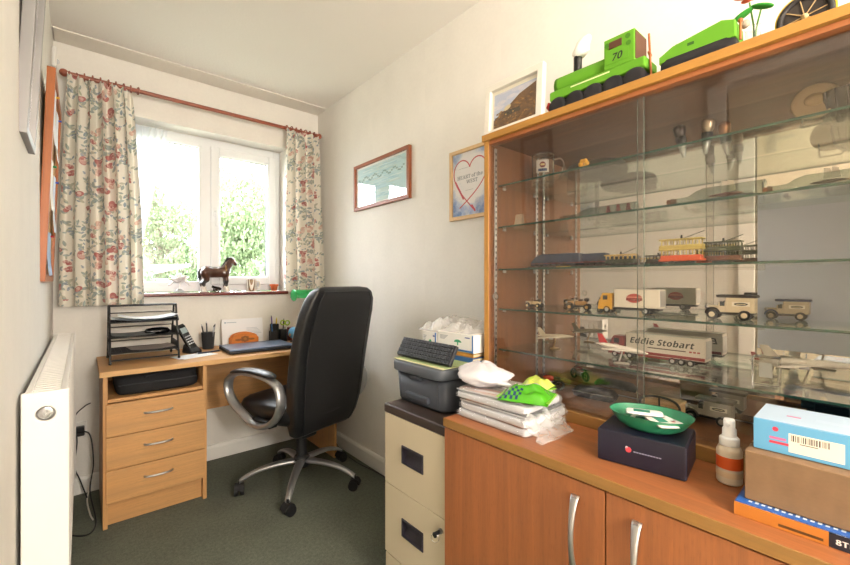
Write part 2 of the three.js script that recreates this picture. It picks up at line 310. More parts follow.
{ const poleM = M(0x8f4a32, .38, { clearcoat: .3, clearcoatRoughness: .3 });
  const r = T('curtain_pole', 'reddish brown wooden curtain pole with turned finials above the window', 'curtain pole', [.63, POLE_Y, POLE_Z]);
  P(r, 'pole', tr(cy(.0115, .0115, 1.36, 16), 0, 0, 0, 0, 0, PI / 2), poleM);
  const fin = lathe([[0, 0], [.012, 0], [.016, .004], [.012, .01], [.018, .018], [.02, .028], [.015, .038], [.006, .044], [0, .045]], 20);
  P(r, 'finial', fin, poleM, [-.675, 0, 0], [0, 0, PI / 2]); P(r, 'finial', fin, poleM, [.678, 0, 0], [0, 0, -PI / 2]);
  for (const x of [-.65, .655]) P(r, 'bracket', join(tr(cy(.007, .007, .066, 10), 0, -.006, -.04, PI / 2), tr(cy(.02, .02, .008, 16), 0, -.006, -.076, PI / 2), tr(new THREE.TorusGeometry(.014, .004, 8, 16, PI), 0, -.002, 0, 0, PI / 2, 0)), poleM, [x, 0, 0]);
  const ring = new THREE.TorusGeometry(.0185, .0035, 8, 22);
  for (let i = 0; i < 8; i++) P(r, 'ring', ring, poleM, [-.62 + i * .033, .001, 0], [0, PI / 2 + .2 * Math.sin(i * 3), 0]);
  for (let i = 0; i < 7; i++) P(r, 'ring', ring, poleM, [.46 + i * .034, .001, 0], [0, PI / 2 + .2 * Math.sin(i * 2), 0]);
}
{ const net = new THREE.MeshPhysicalMaterial({ color: 0xf4f6fa, roughness: .9, transmission: .5, thickness: 0, side: THREE.DoubleSide });
  const n = T('net_curtain', 'sheer white net curtain gathered at the left of the window', 'net curtain', [.165, 1.09, ZW - .095]);
  P(n, 'drape', surf((u, v) => { const w = .235 - .15 * Math.min(1, v * 1.25) + .02 * Math.max(0, v - .8), a = u * 2 * PI * 7; return [u * w + .004 * Math.cos(a) + .004, .985 * (1 - v), .012 * Math.sin(a + v * 2) + .005 * Math.sin(u * 11)]; }, 120, 40), net);
  P(n, 'wire', tr(cy(.002, .002, .94, 8), .475, .988, 0, 0, 0, PI / 2), whitePaint);
}

// ================================================================ RADIATOR
{
  const enamel = M(0xf1eee8, .3, { clearcoat: .4, clearcoatRoughness: .2 });
  const r = T('radiator', 'white double panel radiator on the left wall under the pictures', 'radiator', [XL - .011, 0, -2.0], PI / 2);
  const L = 1.4, y0 = .17, y1 = .878, hh = y1 - y0, ym = (y0 + y1) / 2;      // local x: into the room depth, local z: away from the wall
  function panel(z, dir) {   // fluted steel panel: profile along x, extruded up
    const s = new THREE.Shape(); s.moveTo(-L / 2 + .012, 0); const n = 40, p = (L - .024) / n;
    for (let i = 0; i < n; i++) { const x = -L / 2 + .012 + i * p; s.lineTo(x, .010 * dir); s.lineTo(x + p * .18, .010 * dir); s.lineTo(x + p * .3, .002 * dir); s.lineTo(x + p * .58, .002 * dir); s.lineTo(x + p * .7, .010 * dir); s.lineTo(x + p, .010 * dir); }
    s.lineTo(L / 2 - .012, 0); s.closePath(); const g = new THREE.ExtrudeGeometry(s, { depth: hh - .05, bevelEnabled: false }); g.rotateX(-PI / 2); g.translate(0, y0 + .025, z); return g;
  }
  P(r, 'front_panel', panel(.088, -1), enamel); P(r, 'rear_panel', panel(.032, 1), enamel);
  P(r, 'front_rim', join(tr(bx(L - .02, .03, .012, .005, 2), 0, y1 - .022, .09), tr(bx(L - .02, .03, .012, .005, 2), 0, y0 + .015, .09)), enamel);
  for (const s of [-1, 1]) {   // end covers with rounded edges and a hole for the vent plug
    const sh = new THREE.Shape(); const w = .078, h = hh; sh.moveTo(-w / 2, -h / 2); sh.lineTo(w / 2, -h / 2); sh.lineTo(w / 2, h / 2); sh.lineTo(-w / 2, h / 2); sh.closePath();
    const ho = new THREE.Path(); ho.absarc(0, h / 2 - .05, .02, 0, 2 * PI, true); sh.holes.push(ho);
    const g = new THREE.ExtrudeGeometry(sh, { depth: .006, bevelEnabled: true, bevelSize: .003, bevelThickness: .004, bevelSegments: 3, curveSegments: 24 }); g.rotateY(s < 0 ? -PI / 2 : PI / 2);
    const e = P(r, 'end_cover', g, enamel, [s * (L / 2 - .006), ym, .061]);
    P(e, 'vent_plug', tr(lathe([[0, .004], [.012, .005], [.0165, .002], [.0175, -.004]], 28), 0, hh / 2 - .05, 0, 0, 0, s < 0 ? PI / 2 : -PI / 2), chrome, [s * -.004, 0, 0], null, 'round chrome vent plug');
  }
  const top = []; for (let i = 0; i < 46; i++) top.push(tr(bx(.014, .004, .05, .001), -L / 2 + .055 + i * (L - .11) / 45, y1 - .004, .061));
  P(r, 'top_grille', join(tr(bx(L - .01, .006, .012, .002), 0, y1 - .003, .092), tr(bx(L - .01, .006, .012, .002), 0, y1 - .003, .03), tr(bx(L - .02, .003, .06, .001), 0, y1 - .0105, .061), ...top), enamel);
  P(r, 'valve', join(tr(cy(.012, .012, .06, 16), -L / 2 - .03, .19, .06), tr(cy(.018, .02, .05, 18), -L / 2 - .03, .235, .06), tr(cy(.009, .009, .05, 12), -L / 2 - .012, .2, .06, 0, 0, PI / 2)), whitePaint);
  P(r, 'pipe', join(tr(cy(.0075, .0075, .17, 12), -L / 2 - .03, .085, .06)), whitePaint);
  for (const x of [-.5, .5]) P(r, 'wall_bracket', bx(.03, .5, .018, .002), whitePaint, [x, .52, .021]);
}

// ================================================================ PICTURES ON THE WALLS
function frameGeo(w, h, t, d) { // mitred frame with a stepped profile
  const s = new THREE.Shape(); s.moveTo(-w / 2, -h / 2); s.lineTo(w / 2, -h / 2); s.lineTo(w / 2, h / 2); s.lineTo(-w / 2, h / 2); s.closePath();
  const o = new THREE.Path(); o.moveTo(-w / 2 + t, -h / 2 + t); o.lineTo(-w / 2 + t, h / 2 - t); o.lineTo(w / 2 - t, h / 2 - t); o.lineTo(w / 2 - t, -h / 2 + t); o.closePath(); s.holes.push(o);
  const g = new THREE.ExtrudeGeometry(s, { depth: d - .004, bevelEnabled: true, bevelSize: .0015, bevelThickness: .002, bevelSegments: 2 }); g.translate(0, 0, .002); return uvm(g, w > h ? 'x' : 'y');
}
function picture(name, label, pos, ry, w, h, t, d, fm, print, glassy = true, lean = 0) {
  const g = T(name, label, 'picture', pos, ry); const o = new THREE.Group(); 
  const f = P(g, 'frame', frameGeo(w, h, t, d), fm, [0, h / 2, 0]); f.rotation.x = lean;
  const pr = P(f, 'print', new THREE.BoxGeometry(w - 2 * t + .004, h - 2 * t + .004, .003), MT(print, .7), [0, 0, d * .4]);
  if (glassy) P(f, 'pane', bx(w - 2 * t + .003, h - 2 * t + .003, .002, .0004), pane, [0, 0, d * .4 + .005]);
  P(f, 'backing', bx(w - .006, h - .006, .003, .0005), M(0x6a5a44, .9), [0, 0, d * .15]);
  return g;
}
const softPrint = (fn, w = 512, h = 384) => canvas(w, h, fn);
const seaPrint = softPrint((c, w, h) => { c.fillStyle = '#f3f5f2'; c.fillRect(0, 0, w, h); seed = 5; c.fillStyle = '#bfe0e4'; c.fillRect(22, 22, w - 44, h - 44); for (let i = 0; i < 260; i++) { const y = rnd(30, h - 40); c.fillStyle = ['#a8d3dc', '#d6ecec', '#8fc3d2', '#e8f3f0', '#b8d9d2', '#c9d4cd'][i % 6]; c.globalAlpha = .5; c.fillRect(rnd(22, w - 150), y, rnd(40, 130), rnd(3, 12)); } c.globalAlpha = 1; c.fillStyle = '#7fa7a4'; for (let i = 0; i < 30; i++) c.fillRect(30 + i * 15, 120 + 20 * Math.sin(i), 15, 14); });
picture('framed_print', 'framed pale blue seascape print on the right wall above the chair', [XR, 1.592, -2.0], -PI / 2, .575, .285, .017, .022, MT(woodTex([150, 84, 52], .1, 21), .4), seaPrint);
const heartPrint = softPrint((c, w, h) => {
  c.fillStyle = '#f7f5f4'; c.fillRect(0, 0, w, h); seed = 15;
  for (let i = 0; i < 700; i++) { const x = rnd(0, w), y = rnd(0, h), dx = (x - w * .5) / (w * .5), dy = (y - h * .42) / (h * .42), q = Math.hypot(dx, dy); if (q < .95) continue; c.globalAlpha = Math.min(.16, (q - .95) * .4); c.fillStyle = ['#4f7fc8', '#7da5dc', '#3f68b4'][i % 3]; c.beginPath(); c.arc(x, y, rnd(14, 40), 0, 7); c.fill(); }
  c.globalAlpha = 1; c.lineCap = 'round'; c.strokeStyle = '#c43a4c';
  const H = (lw) => { c.lineWidth = lw; c.beginPath(); c.moveTo(w * .5, h * .25); c.bezierCurveTo(w * .4, h * .06, w * .06, h * .1, w * .05, h * .32); c.bezierCurveTo(w * .05, h * .5, w * .3, h * .68, w * .62, h * .92); c.stroke(); c.beginPath(); c.moveTo(w * .5, h * .25); c.bezierCurveTo(w * .6, h * .06, w * .94, h * .1, w * .95, h * .32); c.bezierCurveTo(w * .95, h * .5, w * .62, h * .68, w * .22, h * .86); c.stroke(); };
  H(9); c.lineWidth = 16; c.beginPath(); c.moveTo(w * .1, h * .45); c.lineTo(w * .32, h * .72); c.stroke(); c.beginPath(); c.moveTo(w * .56, h * .85); c.lineTo(w * .64, h * .93); c.stroke();
  c.fillStyle = '#8d8f96'; c.textAlign = 'center'; c.font = 'bold 40px serif'; c.fillText('HEART of the', w * .5, h * .42); c.fillText('WEST', w * .56, h * .5);
  c.fillRect(w * .2, h * .25, w * .3, 2); c.fillRect(w * .38, h * .6, w * .22, 2);
}, 384, 512);
picture('framed_poster', 'pale wood framed poster of a red ribbon heart half behind the display cabinet', [XR, 1.428, -1.274], -PI / 2, .25, .325, .014, .018, MT(woodTex([222, 188, 140], .06, 25), .5), heartPrint);
const photoPrint = softPrint((c, w, h) => { c.fillStyle = '#e9ecee'; c.fillRect(0, 0, w, h); seed = 25; c.fillStyle = '#c9d3da'; c.fillRect(50, 50, w - 100, h - 100); for (let i = 0; i < 120; i++) { c.fillStyle = ['#b3c1c8', '#d5dcdf', '#9fb0ba', '#c0c6c2'][i % 4]; c.fillRect(rnd(50, w - 140), rnd(h * .4, h - 80), rnd(30, 90), rnd(5, 24)); } }, 384, 512);
picture('framed_picture', 'silver framed picture hung high on the left wall nearest the camera', [XL + .004, 1.5, -1.475], PI / 2, .22, .56, .018, .024, M(0x8c8a8a, .4, { metalness: .5 }), photoPrint, true, .05);
{ // cork notice board with papers
  const cork = data(256, 256, (u, v) => { const k = 1 + .35 * noise.noise(u * 60, v * 60, 3) + .15 * noise.noise(u * 20, v * 20, 1); return [196 * k, 150 * k, 98 * k]; });
  const g = T('notice_board', 'orange wood framed cork notice board with pinned papers on the left wall', 'notice board', [XL + .004, 1.14, -2.27], PI / 2);
  const f = P(g, 'frame', frameGeo(.54, .78, .026, .024), MT(woodTex([166, 94, 44], .1, 31), .4), [0, .39, 0]); f.rotation.x = .036;
  P(f, 'cork_sheet', new THREE.BoxGeometry(.496, .736, .008), MT(cork, .95), [0, 0, .01]);
  const note = (x, y, w, h, c, rz) => { const n = T('pinned_note', c[1], 'note', [0, 0, 0], 0, undefined); n.position.copy(new THREE.Vector3(x, y, .0165).applyMatrix4((f.updateWorldMatrix(true, false), f.matrixWorld))); n.quaternion.copy(f.getWorldQuaternion(new THREE.Quaternion())).multiply(new THREE.Quaternion().setFromAxisAngle(new THREE.Vector3(0, 0, 1), rz));
    P(n, 'sheet', surf((u, v) => [(u - .5) * w, (.5 - v) * h, .02 * (v ** 3) * .5 + .001 + .004 * Math.sin(u * 3)], 8, 8), M(c[0], .8, { side: THREE.DoubleSide }));
    P(n, 'pin', join(tr(cy(.004, .004, .008, 10), 0, h * .42, .007, PI / 2), tr(cy(.0055, .003, .005, 10), 0, h * .42, .013, PI / 2)), M(c[2], .4)); };
  note(-.12, .24, .16, .22, [0xf4f4f4, 'white sheet pinned near the top of the notice board', 0xd0a020], .02);
  note(.1, .22, .15, .21, [0xeaf0f6, 'pale blue sheet pinned at the upper far corner of the notice board', 0x2050c0], -.03);
  note(-.1, -.02, .15, .2, [0xf2efe6, 'cream sheet pinned in the middle of the notice board', 0x2a9050], -.02);
  note(.12, -.06, .14, .24, [0xdfe8f2, 'long pale sheet pinned at the middle far side of the notice board', 0x2050c0], .03);
  note(-.04, -.28, .2, .17, [0x9fb6d0, 'grey blue leaflet pinned at the bottom of the notice board', 0xc03030], .05);
}
{ const s = T('wall_sensor', 'small white plastic sensor high on the left wall near the corner', 'sensor', [XL, 2.2, -2.72], PI / 2);
  P(s, 'case', bx(.05, .1, .02, .008, 3), whitePaint, [0, .05, .01]); P(s, 'lens', sp(.012, 14, 10), M(0xd8dade, .2), [0, .035, .018]); }

// ================================================================ DESK
const handleBow = (w, r = .0045, out = .022) => join(tube([[-w / 2, 0, 0], [-w / 2 + .006, 0, out * .55], [-w / 4, 0, out * .92], [0, 0, out], [w / 4, 0, out * .92], [w / 2 - .006, 0, out * .55], [w / 2, 0, 0]], r, 30, 10));
{
  const d = T('desk', 'beech desk with a three drawer pedestal below the window', 'desk', [.06, 0, ZW + .02]);   // local x right, z towards the room, back at 0
  const DP = .505, F = DP - .02, WT = 1.285;
  P(d, 'worktop', join(wb(WT, .024, DP, 'x', .002).clone().translate(WT / 2, .715, DP / 2)), beech);
  P(d, 'edge_strip', wb(WT, .024, .003, 'x', .001), beechEdge, [WT / 2, .715, DP + .0005]);
  for (const [x, n] of [[.021, 'side_panel'], [.43, 'side_panel'], [1.185, 'end_panel']]) P(d, n, wb(.018, .703, F - .01, 'y'), beech, [x, .3515, (F - .01) / 2 + .004]);
  P(d, 'back_panel', wb(.391, .58, .012, 'x'), beech, [.2255, .35, .012]);
  P(d, 'modesty_panel', wb(.73, .36, .016, 'x'), beech, [.81, .52, .03]);
  P(d, 'shelf', wb(.391, .016, F - .03, 'x'), beech, [.2255, .583, F / 2]);
  const fr = wb(.405, .15, .018, 'x', .002), hg = handleBow(.115, .005, .02);
  for (const y of [.498, .345, .192]) { const dr = P(d, 'drawer', fr, beech, [.2255, y, F - .002]); P(dr, 'handle', hg, satin, [.0, .012, .008]); P(dr, 'drawer_box', wb(.37, .11, F - .06, 'z'), beechEdge, [0, -.01, -F / 2 + .02]); }
  P(d, 'plinth', wb(.391, .112, .016, 'x'), beech, [.2255, .057, F - .05]);
}
// black bag in the desk's open shelf
{ const b = T('laptop_bag', 'black fabric bag lying in the open shelf of the desk', 'bag', [.295, .592, ZW + .28]);
  const rings = []; for (let i = 0; i <= 10; i++) { const t = i / 10, k = t < .12 ? .94 + t * .5 : t > .8 ? 1 - ((t - .8) / .2) ** 2.2 * .3 : 1; rings.push(ringXZ(.004 * Math.sin(7 * t), .001 + t * .102, 0, .352 * k, .37 * k, 7, 48)); }
  P(b, 'body', loft(rings), M(0x17181c, .85)); P(b, 'zip', tube([[-.165, .05, .178], [-.08, .053, .186], [.06, .05, .186], [.165, .052, .178]], .003, 20, 6), M(0x33353a, .6));
  P(b, 'carry_handle', tube([[-.06, .075, .178], [-.05, .088, .192], [.03, .086, .194], [.06, .072, .178]], .006, 20, 8), M(0x1e1f24, .8)); }

// ---- things on the desk
const DY = .7275;
{ // three tier letter tray
  const t = T('letter_tray', 'black wire three tier letter tray on the desk', 'letter tray', [.25, DY, -2.62]);
  const w = .145, zf = .125, zb = -.125, h = .285;
  for (const s of [-1, 1]) P(t, 'side_frame', join(poly([[s * w, .004, zf], [s * w, h, .035], [s * w, h, -.035], [s * w, .004, zb]], .005), rod([s * w, .04, zf - .012], [s * w, .04, zb + .012], .0035), rod([s * w, .12, zf - .038], [s * w, .12, zb + .038], .0035), rod([s * w, .2, zf - .064], [s * w, .2, zb + .064], .0035), tr(sp(.007, 10, 8), s * w, .007, zf), tr(sp(.007, 10, 8), s * w, .007, zb)), black);
  for (const z of [.035, -.035]) P(t, 'top_rail', rod([-w, h, z], [w, h, z], .004), black);
  for (const z of [zf - .006, zb + .006]) P(t, 'foot_rail', rod([-w, .02, z], [w, .02, z], .0035), black);
  for (const y of [.055, .13, .205]) {
    const bars = []; for (let i = 0; i <= 12; i++) bars.push(rod([-w + i * w / 6, y, .115], [-w + i * w / 6, y, -.11], .0011, 5)); for (let i = 0; i <= 8; i++) bars.push(rod([-w, y, .115 - i * .028], [w, y, .115 - i * .028], .0011, 5));
    const tray = P(t, 'tray', join(...bars, tr(bx(.29, .002, .225, .0005), 0, y - .002, .002), rod([-w, y, .117], [w, y, .117], .003), rod([-w, y + .035, -.11], [w, y + .035, -.11], .003)), black);
    for (const s of [-1, 1]) P(tray, 'tray_side', ext([[-.11, 0], [.117, 0], [.117, .006], [.06, .034], [-.11, .036]], .002, .0004), black, [s * w, y, 0], [0, -PI / 2, 0]);
  }
  const sheet = (name, label, x, y, z, w2, d2, c, ry, curl = .006) => { const g = T(name, label, 'paper', [t.position.x + x, DY + y, t.position.z + z], ry); P(g, 'sheet', surf((u, v) => [(u - .5) * w2, curl * (u - .5) ** 2 * 4 + .001, (v - .5) * d2], 10, 4), M(c, .8, { side: THREE.DoubleSide })); };
  sheet('loose_paper', 'bluish white paper on the top level of the letter tray', 0, .209, .0, .28, .2, 0xdde6f0, .03, .012);
  sheet('loose_paper', 'white curled sheet lying uppermost in the letter tray', .02, .216, .01, .26, .19, 0xf3f5f8, -.06, .02);
  sheet('loose_paper', 'grey leaflet on the middle level of the letter tray', -.05, .133, .01, .18, .18, 0x9ba0a4, .05);
  sheet('loose_paper', 'pinkish grey paper on the lowest level of the letter tray', .03, .058, .02, .2, .16, 0xc0b2ae, .1);
  const gc = T('glasses_case', 'small black case on the middle level of the letter tray', 'case', [.31, DY + .132, -2.6], .1); P(gc, 'shell', loft([ringXZ(0, 0, 0, .1, .05, 3), ringXZ(0, .012, 0, .12, .06, 3), ringXZ(0, .026, 0, .1, .045, 3), ringXZ(0, .031, 0, .05, .02, 2.5)]), blackGloss); P(gc, 'hinge', bx(.07, .003, .003), satin, [0, .014, -.031]);
}
{ // cordless phone in its cradle
  const t = T('cordless_phone', 'black cordless telephone standing in its charging base on the desk', 'telephone', [.487, DY, -2.66], .35);
  P(t, 'base', loft([ringXZ(0, 0, 0, .075, .1, 5), ringXZ(0, .012, 0, .073, .098, 5), ringXZ(0, .03, -.018, .066, .058, 4), ringXZ(0, .045, -.024, .058, .036, 4)]), black);
  const h = P(t, 'handset', loft([ringXZ(0, 0, 0, .04, .022, 4), ringXZ(0, .01, 0, .046, .027, 4), ringXZ(0, .08, 0, .046, .026, 4), ringXZ(0, .14, .001, .048, .027, 4), ringXZ(0, .155, .001, .04, .02, 3.5)]), blackGloss, [0, .022, .008], [-.4, 0, .3]);
  P(h, 'screen', bx(.034, .034, .002, .001), M(0x9fb0b4, .2), [0, .115, .0135]);
  for (let r = 0; r < 4; r++) for (let c = 0; c < 3; c++) P(h, 'key', bx(.009, .007, .003, .001), M(0xd4d8dc, .5), [-.012 + c * .012, .03 + r * .015, .0138]);
}
{ // mesh pen pot leaning behind the phone
  function pens(t, list) { for (const [x, z, h, c, rx, rz, cap] of list) { const p = T('pen', cap[0], 'pen', [t.position.x + x, t.position.y + .006, t.position.z + z]); p.rotation.set(rx, 0, rz); P(p, 'barrel', tr(cy(.004, .004, h, 10), 0, h / 2), M(c, .35)); P(p, 'tip', tr(cy(.0042, .0015, .012, 10), 0, h + .005, 0, PI), M(cap[1], .3)); } }
  const t = T('pen_pot', 'black mesh pen pot beside the telephone on the desk', 'pen pot', [.587, DY, -2.735]);
  const bars = []; for (let i = 0; i < 26; i++) { const a = i / 26 * 2 * PI; bars.push(rod([.03 * Math.cos(a), .002, .03 * Math.sin(a)], [.036 * Math.cos(a), .098, .036 * Math.sin(a)], .0009, 4)); }
  for (let i = 0; i < 9; i++) bars.push(tr(new THREE.TorusGeometry(.03 + .006 * i / 8, .0009, 4, 32), 0, .004 + i * .0117, 0, PI / 2));
  P(t, 'mesh_wall', join(...bars), black); P(t, 'bottom', cy(.03, .03, .004, 24), black, [0, .002, 0]); P(t, 'rim', tr(new THREE.TorusGeometry(.036, .002, 6, 32), 0, .098, 0, PI / 2), black); P(t, 'liner', new THREE.CylinderGeometry(.034, .0285, .092, 24, 1, true), M(0x303236, .7, { side: THREE.DoubleSide }), [0, .05, 0]);
  pens(t, [[-.01, .005, .14, 0x20242c, .1, .2, ['dark pen leaning left in the mesh pen pot', 0xb0b0b4]], [.012, .0, .135, 0x8a8f98, -.05, -.2, ['silver pen leaning right in the mesh pen pot', 0x202020]], [.0, -.012, .15, 0x3a3d48, -.12, .02, ['tall dark pen upright in the mesh pen pot', 0xd0d0d4]], [.012, .014, .13, 0xc8ccd2, .12, -.1, ['pale grey pen at the front of the mesh pen pot', 0x404040]]]);
  // desk tidy with pens and scissors
  const d = T('desk_tidy', 'black plastic desk tidy with pens and scissors by the globe', 'desk tidy', [1.02, DY, -2.765]);
  const cup = (w, h) => { const s = new THREE.Shape(); s.moveTo(-w / 2, -w / 2); s.lineTo(w / 2, -w / 2); s.lineTo(w / 2, w / 2); s.lineTo(-w / 2, w / 2); s.closePath(); const o = new THREE.Path(); const q = w / 2 - .002; o.moveTo(-q, -q); o.lineTo(-q, q); o.lineTo(q, q); o.lineTo(q, -q); o.closePath(); s.holes.push(o); const g = new THREE.ExtrudeGeometry(s, { depth: h, bevelEnabled: false }); g.rotateX(-PI / 2); return g; };
  P(d, 'tall_cup', cup(.045, .115), black, [-.01, .003, -.024]); P(d, 'short_cup', cup(.042, .072), black, [-.035, .003, .022]); P(d, 'short_cup', cup(.042, .08), black, [.03, .003, .024]); P(d, 'tray', bx(.12, .004, .1, .001), black, [0, .002, 0]);
  pens(d, [[-.018, -.024, .16, 0x6a4a8a, .02, .08, ['purple pen standing tallest in the desk tidy', 0x303030]], [-.006, -.02, .145, 0xe8c820, -.04, -.08, ['yellow highlighter pen in the desk tidy', 0xe8d860]], [.028, .022, .14, 0x2b2f36, .05, -.05, ['black pen at the front of the desk tidy', 0x808080]], [-.035, .02, .12, 0x2a6aa8, .05, .1, ['blue pen in the left cup of the desk tidy', 0x303030]]]);
  const s = T('scissors', 'lime green handled scissors standing in the desk tidy', 'scissors', [1.05, DY + .01, -2.735]); s.rotation.z = -.12;
  for (const k of [-1, 1]) { P(s, 'blade', ext([[-.004, 0], [.004, 0], [.005, .09], [-.005, .09]], .0015, .0003), satin, [k * .002, .0, k * .0012]); P(s, 'grip', tr(new THREE.TorusGeometry(.015, .0042, 8, 22), k * .016, .118, 0, 0, 0, 0), M(0xa8c820, .4)); }
}
{ // standing card with wooden letter rack
  const c = T('desk_calendar', 'large white card standing upright on the desk against the wall', 'card', [.805, DY, -2.79]);
  const pr = canvas(256, 160, (x, w, h) => { x.fillStyle = '#f1f1f2'; x.fillRect(0, 0, w, h); x.fillStyle = '#6d8fae'; x.fillRect(14, 16, 10, 6); x.fillStyle = '#a7b4c0'; x.fillRect(28, 17, 60, 4); for (let i = 0; i < 6; i++) x.fillRect(150, 60 + i * 9, 70 + (i * 37) % 30, 2); });
  const face = P(c, 'board', bx(.255, .165, .003, .0008), M(0xf0f0f1, .7), [0, .084, 0], [-.16, 0, 0]); P(face, 'printed_face', new THREE.BoxGeometry(.25, .16, .001), MT(pr, .7), [0, 0, .002]);
  P(c, 'easel_leg', bx(.06, .13, .002, .0005), paper, [0, .063, -.035], [.25, 0, 0]);
  const l = T('letter_rack', 'orange carved wooden letter rack in front of the white card', 'letter rack', [.79, DY, -2.72]);
  const arch = []; arch.push([-.082, 0], [.082, 0], [.082, .05]); for (let i = 0; i <= 12; i++) { const a = i / 12 * PI; arch.push([.075 * Math.cos(a), .055 + .03 * Math.sin(a)]); } arch.push([-.082, .05]);
  const wood = MT(woodTex([206, 118, 40], .12, 41), .4);
  const plate = uvm(ext(arch, .007, .001), 'x'); const fp = P(l, 'front_plate', plate, wood, [0, .001, .022]); P(l, 'rear_plate', plate, wood, [0, .001, -.022]); P(l, 'base', wb(.164, .008, .05, 'x'), wood, [0, .005, 0]);
  for (let i = 0; i < 8; i++) { const a = i / 8 * 2 * PI; P(fp, 'carved_petal', tr(sp(.009, 10, 6), 0, 0, 0), M(0x8a5420, .5), [.018 * Math.cos(a), .045 + .014 * Math.sin(a), .0045]).scale.set(1.2, .7, .3); }
  P(fp, 'carved_boss', sp(.009, 12, 8), M(0xb07830, .45), [0, .045, .005]).scale.set(1, 1, .5);
  for (const k of [-1, 1]) P(fp, 'carved_leaf', sp(.014, 12, 8), M(0x8a5420, .5), [k * .04, .042, .0045]).scale.set(1.4, .45, .25);
}
{ // closed laptop
  const t = T('laptop', 'closed dark blue laptop on the desk in front of the letter rack', 'laptop', [.81, DY, -2.525], -.02);
  P(t, 'base', bx(.37, .014, .25, .005, 3), M(0x24262c, .45), [0, .011, 0]); P(t, 'lid', bx(.37, .009, .25, .004, 3), M(0x6d7f9c, .3, { metalness: .4 }), [0, .0235, 0]);
  for (const x of [-.16, .16]) for (const z of [-.1, .1]) P(t, 'foot', cy(.006, .006, .004, 10), rubber, [x, .002, z]); P(t, 'hinge', tr(cy(.005, .005, .26, 10), 0, 0, 0, 0, 0, PI / 2), black, [0, .018, -.124]);
}
{ const p = T('notepaper', 'white sheet of paper on the desk in front of the telephone', 'paper', [.47, DY, -2.52], .25); P(p, 'sheet', surf((u, v) => [(u - .5) * .2, .0012 + .003 * (u - .5) ** 2, (v - .5) * .12], 6, 4), M(0xf2f4f7, .8, { side: THREE.DoubleSide })); P(p, 'second_sheet', bx(.19, .0008, .115, .0002), paper, [.008, .0005, .005], [0, .1, 0]);
  const q = T('ballpoint_pen', 'dark blue ballpoint pen lying flat on the desk', 'pen', [.555, DY + .0055, -2.57], .2); P(q, 'barrel', tr(cy(.0045, .0045, .12, 10), 0, 0, 0, 0, 0, PI / 2), M(0x1c2540, .35)); P(q, 'tip', tr(cy(.0045, .001, .014, 10), -.067, 0, 0, 0, 0, -PI / 2), satin); P(q, 'clip', bx(.04, .0015, .003, .0005), satin, [.035, .0055, 0]); }
{ // small globe
  const gm = canvas(256, 128, (c, w, h) => { c.fillStyle = '#5fa8d8'; c.fillRect(0, 0, w, h); seed = 91; for (const [x, y, r, k] of [[50, 40, 22, '#e0a050'], [70, 85, 16, '#d87040'], [130, 45, 24, '#e8d8b0'], [135, 80, 16, '#d89060'], [185, 40, 26, '#c8d080'], [215, 88, 14, '#e0a050'], [10, 20, 10, '#f0f0f0']]) for (let i = 0; i < 9; i++) { c.fillStyle = k; c.beginPath(); c.arc(x + rnd(-r, r) * .6, y + rnd(-r, r) * .5, r * rnd(.25, .6), 0, 7); c.fill(); } });
  const t = T('desk_globe', 'small desk globe with blue oceans beside the desk tidy', 'globe', [1.105, DY, -2.68]);
  P(t, 'foot', lathe([[0, 0], [.028, 0], [.028, .004], [.008, .01], [.005, .02], [0, .02]], 24), black); const b = P(t, 'ball', sp(.04, 28, 20), MT(gm, .35), [0, .06, 0], [0, 1.2, -.35]); P(t, 'meridian', tr(new THREE.TorusGeometry(.044, .0022, 6, 30, PI), 0, .06, 0, 0, 0, -PI / 2 - .35), satin);
  const r = T('red_box', 'small red box behind the desk globe', 'box', [1.13, DY, -2.76], .1); P(r, 'carton', bx(.07, .09, .04, .002), M(0x7a2420, .5), [0, .045, 0]); P(r, 'label_strip', bx(.062, .02, .001, .0003), M(0xd8c8a8, .6), [0, .06, .0205]);
}
{ // banker's lamp
  const t = T('bankers_lamp', 'green shaded bankers lamp on the desk behind the office chair', 'lamp', [1.262, DY, -2.66], 0);
  P(t, 'base', lathe([[0, 0], [.075, 0], [.078, .008], [.06, .018], [.02, .024], [0, .024]], 30), M(0xb08a3c, .3, { metalness: .9 })); P(t, 'stem', tube([[0, .02, 0], [0, .15, -.02], [0, .29, -.03], [0, .345, -.01], [0, .35, .02]], .007, 24, 10), M(0xb08a3c, .3, { metalness: .9 }));
  const sh = []; for (let i = 0; i <= 10; i++) { const a = i / 10 * PI; sh.push([.062 * Math.cos(a), .055 * Math.sin(a)]); } for (let i = 10; i >= 0; i--) { const a = i / 10 * PI; sh.push([.058 * Math.cos(a), .051 * Math.sin(a)]); }
  const g = ext(sh, .2, .0015); P(t, 'shade', g, M(0x1f9a4e, .15, { clearcoat: .6, clearcoatRoughness: .1 }), [-.075, .3, .02], [0, PI / 2, 0]);
  P(t, 'shade_end', tr(sp(.058, 20, 10), 0, 0, 0), M(0x1f9a4e, .15), [-.176, .318, .02]).scale.set(.12, .7, 1); P(t, 'pull_chain', rod([0, .31, .05], [0, .23, .05], .001, 5), M(0xb08a3c, .3, { metalness: .9 }));
}
